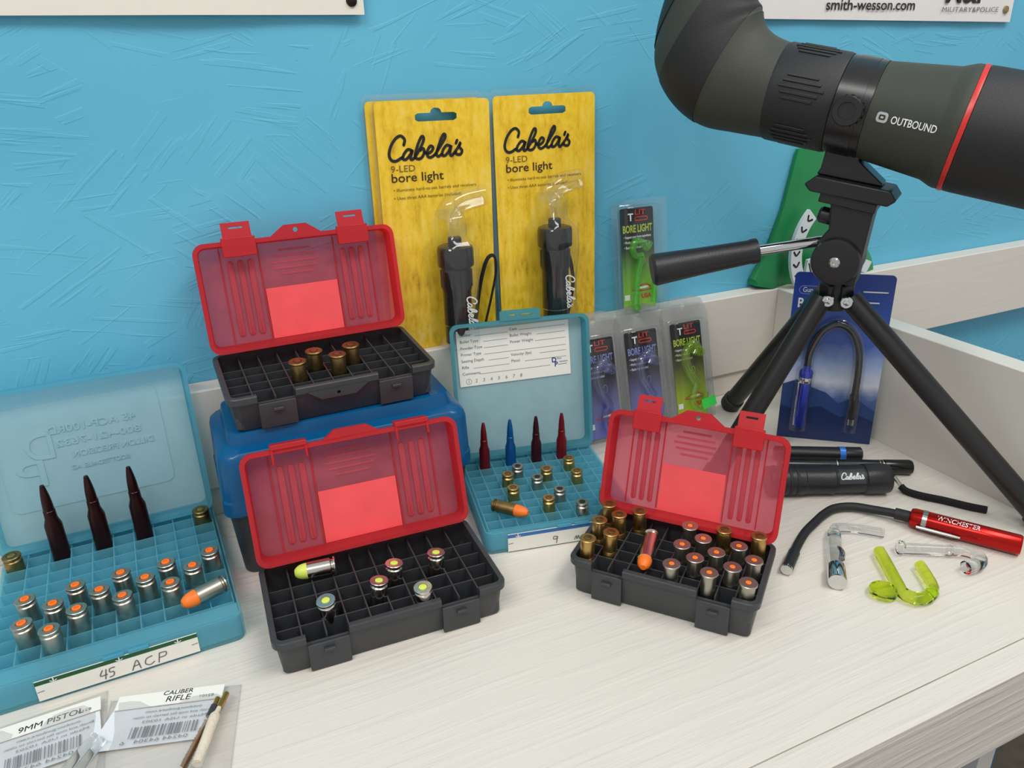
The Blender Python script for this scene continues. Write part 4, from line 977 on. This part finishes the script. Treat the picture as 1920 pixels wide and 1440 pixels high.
MB().lathe([(.0348, -.0020), (.0356, -.0018), (.0356, .0118), (.0348, .0120)], 56).build('collar_band', 'scope_satin', col_)
KN = Matrix.Translation((0, 0, .0050)) @ Matrix.Rotation(R_(90), 4, 'Y')
kn = MB().lathe([(.0085, .033), (.0105, .0345), (.0105, .0400), (.0098, .0412), (.0062, .0412), (.0060, .0405), (0, .0405)], 30, KN).build('lock_knob', 'scope_black', col_, ang=28)
for k in range(16):
    MB().box(.0102, .0111, -.0008, .0008, .0350, .0402, KN @ Matrix.Rotation(2*math.pi*k/16, 4, 'Z')).build('knurl', 'scope_black', kn)
tube_part('barrel', [(.030, .0172), (.0346, .0176), (.0350, .0200), (.0392, .0640), (.0400, .0660), (.0422, .0715), (.0428, .0740), (.0428, .0770), (.035, .0776)], 'olive_armour', sc_)
tube_part('red_ring', [(.036, .0768), (.0434, .0772), (.0436, .0790), (.0434, .0806), (.036, .0810)], 'scope_red_ring', sc_)
tube_part('objective_hood', [(.036, .0806), (.0430, .0810), (.0432, .0860), (.0428, .1500), (.0430, .1700), (.0410, .1715), (.0395, .1700), (.0390, .1200), (0, .1195)], 'scope_black', sc_)
# wording wrapped round the barrel
def on_barrel(p, s0, a0):
    s = s0+p.x; r = .0352+(s-.02)/.044*.0042+.0003
    a = a0+p.y/r
    return Vector((r*math.cos(a), r*math.sin(a), s))
text('brand_word', 'OUTBOUND', .0072, 'print_white', sc_, None, bold=.012, width=.0300, warp=lambda p: on_barrel(p, .0345, R_(-4)))
lg = plate_with_holes(rrect(.0076, .0070, .0022, 5, .0038, .0027), [rrect(.0044, .0036, .0010, 4, .0038, .0027)], .0001)
for v in lg.vertices: v.co = on_barrel(v.co, .0245, R_(-4))
put('brand_logo', lg, 'print_white', sc_, flatshade=True)
lg = plate_with_holes(rrect(.0020, .0014, .0004, 3, .0038, .0027), [], .0001)
for v in lg.vertices: v.co = on_barrel(v.co, .0245, R_(-4))
put('brand_logo', lg, 'print_white', sc_, flatshade=True)
# mounting foot under the collar: neck flaring to a base along the tube
foot = [(-.0050, -.030), (.0200, -.030), (.0205, -.0345), (.0250, -.0375), (.0419, -.0472), (.0419, -.0492), (-.0060, -.0510), (-.0045, -.0460)]
MB().loft([[(x, p[1], p[0]) for p in foot] for x in (-.011, .011)]).build('mounting_foot', 'scope_satin', col_, mods=.0010)

# ------------------------------------------------------------------ tabletop tripod
tp = thing('tabletop_tripod', 'small black tabletop tripod with pan handle carrying the spotting scope', 'tripod', Matrix.Translation((.506, .45, 0)))
TI = Matrix.Translation((-.506, -.45, 0))
def W2(*p): return Vector(p)-Vector((.506, .45, 0))
HM = TI @ SM       # scope frame seen from the tripod
plate = [(-.0048, -.0512), (.0493, -.0494), (.0557, -.0555), (.0510, -.0610), (-.0060, -.0635), (-.0115, -.0590)]
MB().loft([[HM @ Vector((x, p[1], p[0])) for p in plate] for x in (-.0190, .0190)]).build('quick_plate', 'tripod_black', tp, mods=.0012)
MB().loft([[HM @ Vector((x, p[1], p[0])) for p in ((.0020, -.0620), (.0440, -.0612), (.0440, -.0690), (.0020, -.0700))] for x in (-.0160, .0160)]).build('clamp_block', 'tripod_black', tp, mods=.0010)
head = [(.0110, -.0680), (.0430, -.0670), (.0437, -.0769), (.0472, -.1103), (.0483, -.1278), (.0255, -.1283), (.0161, -.1153), (.0116, -.0988), (.0159, -.0889), (.0128, -.0769)]
MB().loft([[HM @ Vector((x, p[1], p[0])) for p in head] for x in (-.0130, .0130)]).build('tilt_head', 'tripod_black', tp, mods=.0015)
MB().lathe([(.0, 0), (.0055, .0005), (.0065, .003), (.0065, .011), (.005, .013), (0, .013)], 18, HM @ Matrix.Translation((.002, -.0814, .0170)) @ Matrix.Rotation(R_(180), 4, 'X')).build('clamp_knob', 'tripod_black', tp, ang=28)
PV = HM @ Matrix.Translation((0, -.1114, .0290)) @ Matrix.Rotation(R_(90), 4, 'Y')
pv = MB().lathe([(.0, -.0165), (.0170, -.0165), (.0188, -.0150), (.0188, .0150), (.0178, .0170), (.0155, .0175), (0, .0175)], 40, PV).build('pivot_drum', 'tripod_black', tp, ang=28)
MB().lathe([(.0042, .0170), (.0042, .0185), (.0030, .0195), (.0012, .0195), (.0010, .0188), (0, .0188)], 20, PV).build('pivot_screw', 'steel', pv, ang=28)
h0, h1, h2 = W2(.4900, .4500, .2128), W2(.4238, .4680, .2069), W2(.3522, .5000, .1940)
MB().tube([h0, h1], .0042, 16).build('handle_rod', 'chrome', tp)
dv = (h2-h1)
gp_ = [h1+dv*a for a in (-.06, -.055, 0, .03, .5, .97, 1.0)]
MB().tube(gp_, [.0075, .0100, .0100, .0094, .0108, .0128, .0112], 24).build('handle_grip', 'black_plastic', tp, ang=30)
MB().lathe([(.0, .152), (.0085, .152), (.0100, .155), (.0100, .165), (.0080, .180), (.0, .181)], 32, Matrix.Translation((-.002, .002, 0))).build('leg_crown', 'tripod_black', tp, ang=28)
feet = [(.5225, .5880), (.4040, .4690), (.5880, .2880)]
for fx, fy in feet:
    F = W2(fx, fy, .004); d = Vector((fx-.506, fy-.45, 0)).normalized()
    top = Vector((-.002, .002, .163))+d*.012
    ax = (F-top)
    lg_ = MB().tube([top, top+ax*.02, top+ax*.93, top+ax*.935], [.0085, .0090, .0090, .0080], 20).build('leg', 'leg_metal', tp, ang=30)
    MB().tube([top+ax*.925, top+ax*.93, top+ax*.985, F], [.0085, .0105, .0105, .0090], 20).build('rubber_foot', 'black_rubber', lg_, ang=30)
    MB().box(-.0065, .0065, -.0065, .0065, -.006, .012, Matrix.Translation(top-d*.006)).build('leg_joint', 'tripod_black', lg_, mods=.002)
for px_, py_ in ((.4915, .4475), (.5010, .4370)):
    MB().lathe([(.0046, 0), (.0050, .0008), (.0050, .0030), (.0044, .0040), (.0026, .0040), (.0022, .0052), (0, .0054)], 18, Matrix.Translation(W2(px_, py_, .1625)) @ Matrix.Rotation(R_(-45), 4, 'Z') @ Matrix.Rotation(R_(90), 4, 'X')).build('joint_screw', 'chrome', tp, ang=28)

# ------------------------------------------------------------------ lights lying on the counter
def lying(name, label, cat, a, b): return thing(name, label, cat, axis_frame(a, b))
ft = lying('flashlight', 'thick black flashlight with silver script lettering and a wrist strap', 'flashlight', (.4350, .4340, .0135), (.5285, .3905, .0135))
FL = .1031
fb = MB().lathe([(.0110, 0), (.0128, .001), (.0128, .030), (.0122, .031), (.0122, FL-.072+.020), (.0128, FL-.050), (.0128, FL-.048), (.0118, FL-.047), (.0118, FL-.022), (.0128, FL-.021), (.0132, FL-.018), (.0132, FL-.004), (.0122, FL), (.0060, FL), (0, FL-.001)], 40).build('barrel', 'black_plastic', ft, ang=28)
FI = ft.matrix_world.inverted()
# badge: a slim plate on the side facing the counter front, with the brand word
toc = (Vector((-.45, -.55, .60))).normalized()
lx_ = (FI.to_3x3() @ toc); ang_ = math.atan2(lx_.y, lx_.x)
MB().loft([[(.0121*math.cos(ang_+t_), .0121*math.sin(ang_+t_), z) for t_ in [(-.55+1.1*k/8) for k in range(9)]] for z in (FL-.0455, FL-.0235)], False, False, closed=False).build('badge', 'charcoal_plastic', ft)
def on_torch(p, r, a0, s0, sgn): return Vector((r*math.cos(a0+sgn*p.y/r), r*math.sin(a0+sgn*p.y/r), s0+p.x))
m = MB(); k_ = .0190/1030
for s in SCRIPT: m.ribbon([((x-262)*k_, -(y-(672-(x-300)*.05))*k_) for x, y in s], .0009)
zs = Vector((0, 0, 1)); sgn = 1.0
upw = FI.to_3x3() @ Vector((0, 0, 1))
tang = Vector((-math.sin(ang_), math.cos(ang_), 0)); sgn = 1.0 if tang.dot(upw) > 0 else -1.0
m.v = [tuple(on_torch(Vector(v)-Vector((0, .0025, 0)), .01235, ang_, FL-.0440, sgn)) for v in m.v]
m.build('brand_word', 'emblem_white', ft, flatshade=True)
for z0 in (.004, .010, .016, .022): MB().lathe([(.0126, z0), (.0132, z0+.0004), (.0132, z0+.0026), (.0126, z0+.0030)], 40).build('grip_band', 'black_rubber', fb, ang=28)
def rel(mat, pts): return [mat @ Vector(p) for p in pts]
MB().tube(rel(FI, smooth([(.5290, .3930, .0180), (.5330, .3925, .0165), (.5360, .3905, .0130)], 4)), .0013, 8).build('strap_cord', 'black_cloth', ft)
MB().tube(rel(FI, [(.5360, .3905, .0132), (.5395, .3830, .0050)]), .0017, 10).build('strap_crimp', 'steel', ft)
MB().tube(rel(FI, smooth([(.5390, .3845, .0060), (.5402, .3790, .0036), (.5450, .3680, .0036), (.5550, .3545, .0036), (.5640, .3400, .0036), (.5725, .3290, .0036)], 6)), .0036, 10, flat=.75).build('wrist_strap', 'black_cloth', ft)

pn = lying('penlight', 'slim black penlight with two pale rings lying behind the thick flashlight', 'flashlight', (.4720, .4596, .0068), (.5735, .4025, .0068))
pl = (Vector((.5735, .4025, 0))-Vector((.4720, .4596, 0))).length
pb = MB().lathe([(.0052, 0), (.0062, .001), (.0062, .050), (.0058, .0505), (.0058, .0515), (.0062, .052), (.0062, pl-.0245), (.0066, pl-.024), (.0068, pl-.002), (.0058, pl), (0, pl)], 28).build('barrel', 'black_gloss', pn, ang=28)
for z0 in (.0500, pl-.0290, pl-.0262): MB().lathe([(.0058, z0), (.0064, z0+.0002), (.0064, z0+.0010), (.0058, z0+.0012)], 28).build('trim_ring', 'steel', pb)
br_ = lying('penlight', 'black penlight with a bright blue ring lying against the blue card', 'flashlight', (.4850, .4790, .0072), (.5530, .4400, .0072))
bl_ = (Vector((.5530, .4400, 0))-Vector((.4850, .4790, 0))).length
bb = MB().lathe([(.0052, 0), (.0064, .001), (.0064, bl_-.021), (.0066, bl_-.0205), (.0066, bl_-.015), (.0064, bl_-.0145), (.0066, bl_-.014), (.0066, bl_-.001), (.0056, bl_), (0, bl_)], 28).build('barrel', 'black_plastic', br_, ang=28)
MB().lathe([(.0062, bl_-.0206), (.00675, bl_-.0203), (.00675, bl_-.0152), (.0062, bl_-.0149)], 28).build('trim_ring', 'ring_blue', bb)

gl = lying('gooseneck_light', 'red metal torch with black bendable gooseneck and pocket clip', 'flashlight', (.5025, .3455, .0082), (.5425, .2810, .0082))
GI = gl.matrix_world.inverted(); gL = .0759
gb_ = MB().lathe([(.0058, 0), (.0070, .0006), (.0078, .003), (.0078, gL-.0015), (.0070, gL), (.0035, gL), (0, gL-.0005)], 36).build('barrel', 'torch_red', gl, ang=28)
neck = [(.5018, .3466, .0080), (.4957, .3575, .0072), (.4885, .3690, .0058), (.4790, .3800, .0052), (.4650, .3855, .0048), (.4500, .3830, .0046), (.4350, .3775, .0046), (.4180, .3705, .0046), (.4000, .3600, .0046), (.3850, .3500, .0046)]
MB().tube(rel(GI, smooth(neck, 6)), .0034, 14).build('gooseneck', 'black_rubber', gl)
MB().tube(rel(GI, [(.5035, .3440, .0081), (.4972, .3550, .0076)]), .0046, 16).build('neck_sleeve', 'black_rubber', gl)
MB().tube(rel(GI, [(.3900, .3533, .0050), (.3725, .3415, .0050)]), .0043, 16).build('head_sleeve', 'black_plastic', gl)
MB().tube(rel(GI, [(.3728, .3417, .0050), (.3695, .3395, .0050)]), .0040, 16).build('head_tip', 'chrome', gl)
vw = (GI.to_3x3() @ Vector((-.55, -.50, .67)).normalized()); av = math.atan2(vw.y, vw.x)
upw = GI.to_3x3() @ Vector((0, 0, 1)); tang = Vector((-math.sin(av), math.cos(av), 0)); sg2 = 1.0 if tang.dot(upw) > 0 else -1.0
text('brand_word', 'WINCHESTER', .0060, 'print_white', gl, None, bold=.008, width=.0290, shear=.15, warp=lambda p: on_torch(p-Vector((0, -.0012, 0)), .0079, av, .0190, sg2))
MB().lathe([(.0077, .0085), (.0081, .0088), (.0081, .0122), (.0077, .0125)], 36).build('clip_band', 'steel', gl, ang=28)
ac = av-sg2*.95
MB().tube([Vector((.0095*math.cos(ac), .0095*math.sin(ac), z)) for z in (.006, .010, .030, .0365)], [.0012, .0014, .0014, .0009], 10).build('pocket_clip', 'steel', gl)

# three acrylic light tips
ca = thing('chrome_light_tip', 'clear bent acrylic light tip with a chrome end cap and hook', 'light tip', place(.4371, .3605, 0))
def o2(pts, ox, oy): return [(x-ox, y-oy, z) for x, y, z in pts]
MB().tube(o2([(.3895, .3110, .0068), (.3905, .3120, .0068), (.4020, .3240, .0066), (.4025, .3245, .0066)], .4371, .3605), [.0062, .0066, .0064, .0056], 28).build('end_cap', 'chrome', ca, ang=30)
MB().tube(o2([(.4015, .3235, .0064), (.4350, .3580, .0060)], .4371, .3605), .0050, 20).build('stem', 'clear_acrylic', ca)
MB().tube(smooth(o2([(.4330, .3560, .0060), (.4400, .3625, .0060), (.4470, .3620, .0050), (.4580, .3560, .0042), (.4715, .3425, .0040)], .4371, .3605), 6), .0036, 16).build('bent_tip', 'clear_acrylic', ca)
MB().tube(smooth(o2([(.4065, .3245, .0125), (.4130, .3300, .0120), (.4200, .3395, .0085)], .4371, .3605), 5), [.0022]*9+[.0020, .0012], 12).build('hook', 'chrome', ca)
yg = thing('yellow_light_tip', 'fluorescent yellow-green acrylic light tip bent into a U with a round foot', 'light tip', place(.4300, .2850, 0))
MB().tube(smooth(o2([(.4480, .3265, .0050), (.4375, .3090, .0050), (.4270, .2920, .0050), (.4225, .2835, .0050), (.4255, .2760, .0050), (.4330, .2735, .0050), (.4410, .2755, .0050)], .43, .285), 6), .0044, 18).build('long_arm', 'yellowgreen_acrylic', yg)
MB().tube(smooth(o2([(.4395, .2750, .0050), (.4460, .2790, .0052), (.4530, .2890, .0052), (.4600, .3010, .0050)], .43, .285), 6), .0039, 18).build('short_arm', 'yellowgreen_acrylic', yg)
MB().lathe([(.0, .0012), (.0080, .0012), (.0092, .0024), (.0092, .0056), (.0084, .0066), (0, .0068)], 36, Matrix.Translation((.4135-.43, .2925-.285, 0))).build('round_foot', 'yellowgreen_acrylic', yg, ang=30)
hk = thing('clear_light_tip', 'clear acrylic light tip with a hooked end beside the red torch', 'light tip', place(.4980, .3018, 0))
MB().tube(o2([(.4635, .3230, .0056), (.4640, .3227, .0056), (.4660, .3215, .0052), (.4662, .3213, .0048), (.4960, .3030, .0048)], .498, .3018), [.0052, .0054, .0054, .0042, .0042], 20).build('stem', 'clear_acrylic', hk, ang=30)
MB().tube(smooth(o2([(.4950, .3036, .0048), (.5030, .2985, .0048), (.5062, .2915, .0050), (.5030, .2850, .0054), (.4950, .2822, .0058), (.4850, .2832, .0058)], .498, .3018), 6), [.0042]*12+[.0050]*19, 18).build('hook', 'clear_acrylic', hk)

# ------------------------------------------------------------------ poly bags with header cards
def bag(label, pts, name='poly_bag'):
    t = thing(name, label, 'bag', place(0, 0, 0), 'clear bags with header cards')
    # puffy film: top sheet over the counter, edges down
    P = [Vector((x, y, 0)) for x, y in pts]
    n = 12; vs = []; fs = []
    for i in range(n+1):
        for j in range(n+1):
            u, v = i/n, j/n
            p = P[0].lerp(P[1], u).lerp(P[3].lerp(P[2], u), v)
            e = min(1.0, 6*min(u, 1-u, v, 1-v))
            z = .0006+.0085*e*(0.65+.35*math.sin(u*9+v*4)*math.cos(v*7-u*3))
            vs.append((p.x, p.y, z))
    for i in range(n):
        for j in range(n):
            a = i*(n+1)+j; fs.append((a, a+n+1, a+n+2, a+1))
    MB().add(vs, fs).build('film', 'bag_film', t, ang=60)
    m = MB(); m.tube([Vector(vs[i*(n+1)]) for i in range(n+1)], .0005, 6); m.tube([Vector(vs[n*(n+1)+j]) for j in range(n+1)], .0005, 6); m.tube([Vector(vs[j]) for j in range(n+1)], .0005, 6)
    m.build('film_edge', 'clear_blister', t)
    return t
def header(t, o, ang, w_, hdr, low, title, title2, code):
    """folded header card lying in the bag: printed flap and the back of the card showing mirrored print"""
    HMt = Matrix.Translation((o[0], o[1], .0035)) @ Matrix.Rotation(R_(ang), 4, 'Z')
    cd = MB().add([(0, 0, 0), (w_, 0, 0), (w_+.001, -low, -.001), (-.008, -low, -.001)], [(0, 1, 2, 3)], HMt).build('card_back', 'paper_cool', t, flatshade=True)
    MB().box(-.001, w_+.001, -hdr, 0, .0006, .0011, HMt).build('card_flap', 'paper_white', t)
    HT2 = HMt @ Matrix.Translation((0, 0, .0013))
    text('title', title, .0062, 'ink_black', t, HT2 @ Matrix.Translation((title2, -hdr+.0018, 0)), bold=0.0, shear=.12)
    text('stock_number', '82101', .0030, 'ink_grey', t, HT2 @ Matrix.Translation((w_-.012, -hdr+.0020, 0)), width=.0080, mirror=True)
    HB = HMt @ Matrix.Translation((0, 0, .0003))
    for k, (s, wd) in enumerate((('outdoorgunbore.com', .030), ('Brush and mop fits barrels to clean', .042), ('Made in USA 10203', .034))):
        text('print_line', s, .0026, 'ink_pencil', t, HB @ Matrix.Translation((w_*.30-.006*(k == 1), -hdr-.0042-k*.0038, 0)), width=wd*w_/.056, mirror=True)
    random.seed(code); m = MB(); x = w_*.22
    while x < w_*.84:
        wd = random.choice((.0004, .0006, .0010)); m.box(x, x+wd, -low+.0052, -hdr-.0145, 0, .0001, HB); x += wd+random.choice((.0005, .0009, .0013))
    m.build('barcode', 'ink_grey', t)
    text('barcode_digits', '04244 64304   6', .0036, 'ink_grey', t, HB @ Matrix.Translation((w_*.16, -low+.0014, 0)), width=w_*.62, mirror=True)
    return HMt
b2 = bag('clear bag with RIFLE header card and a bronze brush with white mop', [(-.0770, .4270), (-.0040, .4060), (-.0200, .3300), (-.0880, .3480)])
h2_ = header(b2, (-.0705, .4235), -16.5, .0590, .0108, .0385, 'RIFLE', .0270, 3)
text('title_cut', 'CALIBER', .0046, 'ink_black', b2, h2_ @ Matrix.Translation((.0245, -.0034, .0013)), shear=.12, bold=.006)
MB().tube(smooth([(-.0138, .3930, .0070), (-.0210, .3800, .0068), (-.0270, .3650, .0066), (-.0330, .3500, .0064)], 5), [.0014]*5+[.0030]*11, 12).build('mop_core', 'cotton', b2)
MB().tube([(-.0128, .3950, .0072), (-.0178, .3855, .0070)], .0017, 10).build('mop_thread', 'gold_wire', b2)
MB().tube([(-.0180, .3940, .0068), (-.0205, .3885, .0067)], .0014, 10).build('brush_thread', 'gold_wire', b2)
MB().tube([(-.0205, .3885, .0067), (-.0240, .3815, .0066)], .0020, 10).build('brush_ferrule', 'charcoal_plastic', b2)
m = MB(); random.seed(5)
pa, pb2 = Vector((-.0245, .3790, .0066)), Vector((-.0400, .3500, .0064))
m.tube([pa+Vector((.0010, .003, 0)), pb2], .0006, 6)
dirb = (pb2-pa).normalized(); sx_ = dirb.cross(Vector((0, 0, 1))).normalized()
for k in range(150):
    a = k/150; c = pa.lerp(pb2, a); th = k*2.1; d = (sx_*math.cos(th)+Vector((0, 0, 1))*math.sin(th))
    m.tube([c, c+d*(.0020+.0006*random.random())], .00022, 3)
o = m.build('bristles', 'bronze_bristle', b2); o['kind'] = 'stuff'
b1 = bag('clear bag with 9MM PISTOL header card beside the RIFLE bag', [(-.1500, .4330), (-.0790, .4375), (-.0800, .3500), (-.1560, .3480)])
header(b1, (-.1430, .4275), 2.0, .0600, .0110, .0400, '9MM PISTOL', .0180, 8)
MB().tube([(-.0835, .3945, .0075), (-.1000, .3720, .0075), (-.1100, .3560, .0075)], .0028, 12).build('plastic_rod', 'clear_acrylic', b1)
MB().tube([(-.0800, .3900, .0070), (-.0960, .3660, .0070)], .0024, 12).build('plastic_rod', 'clear_acrylic', b1)
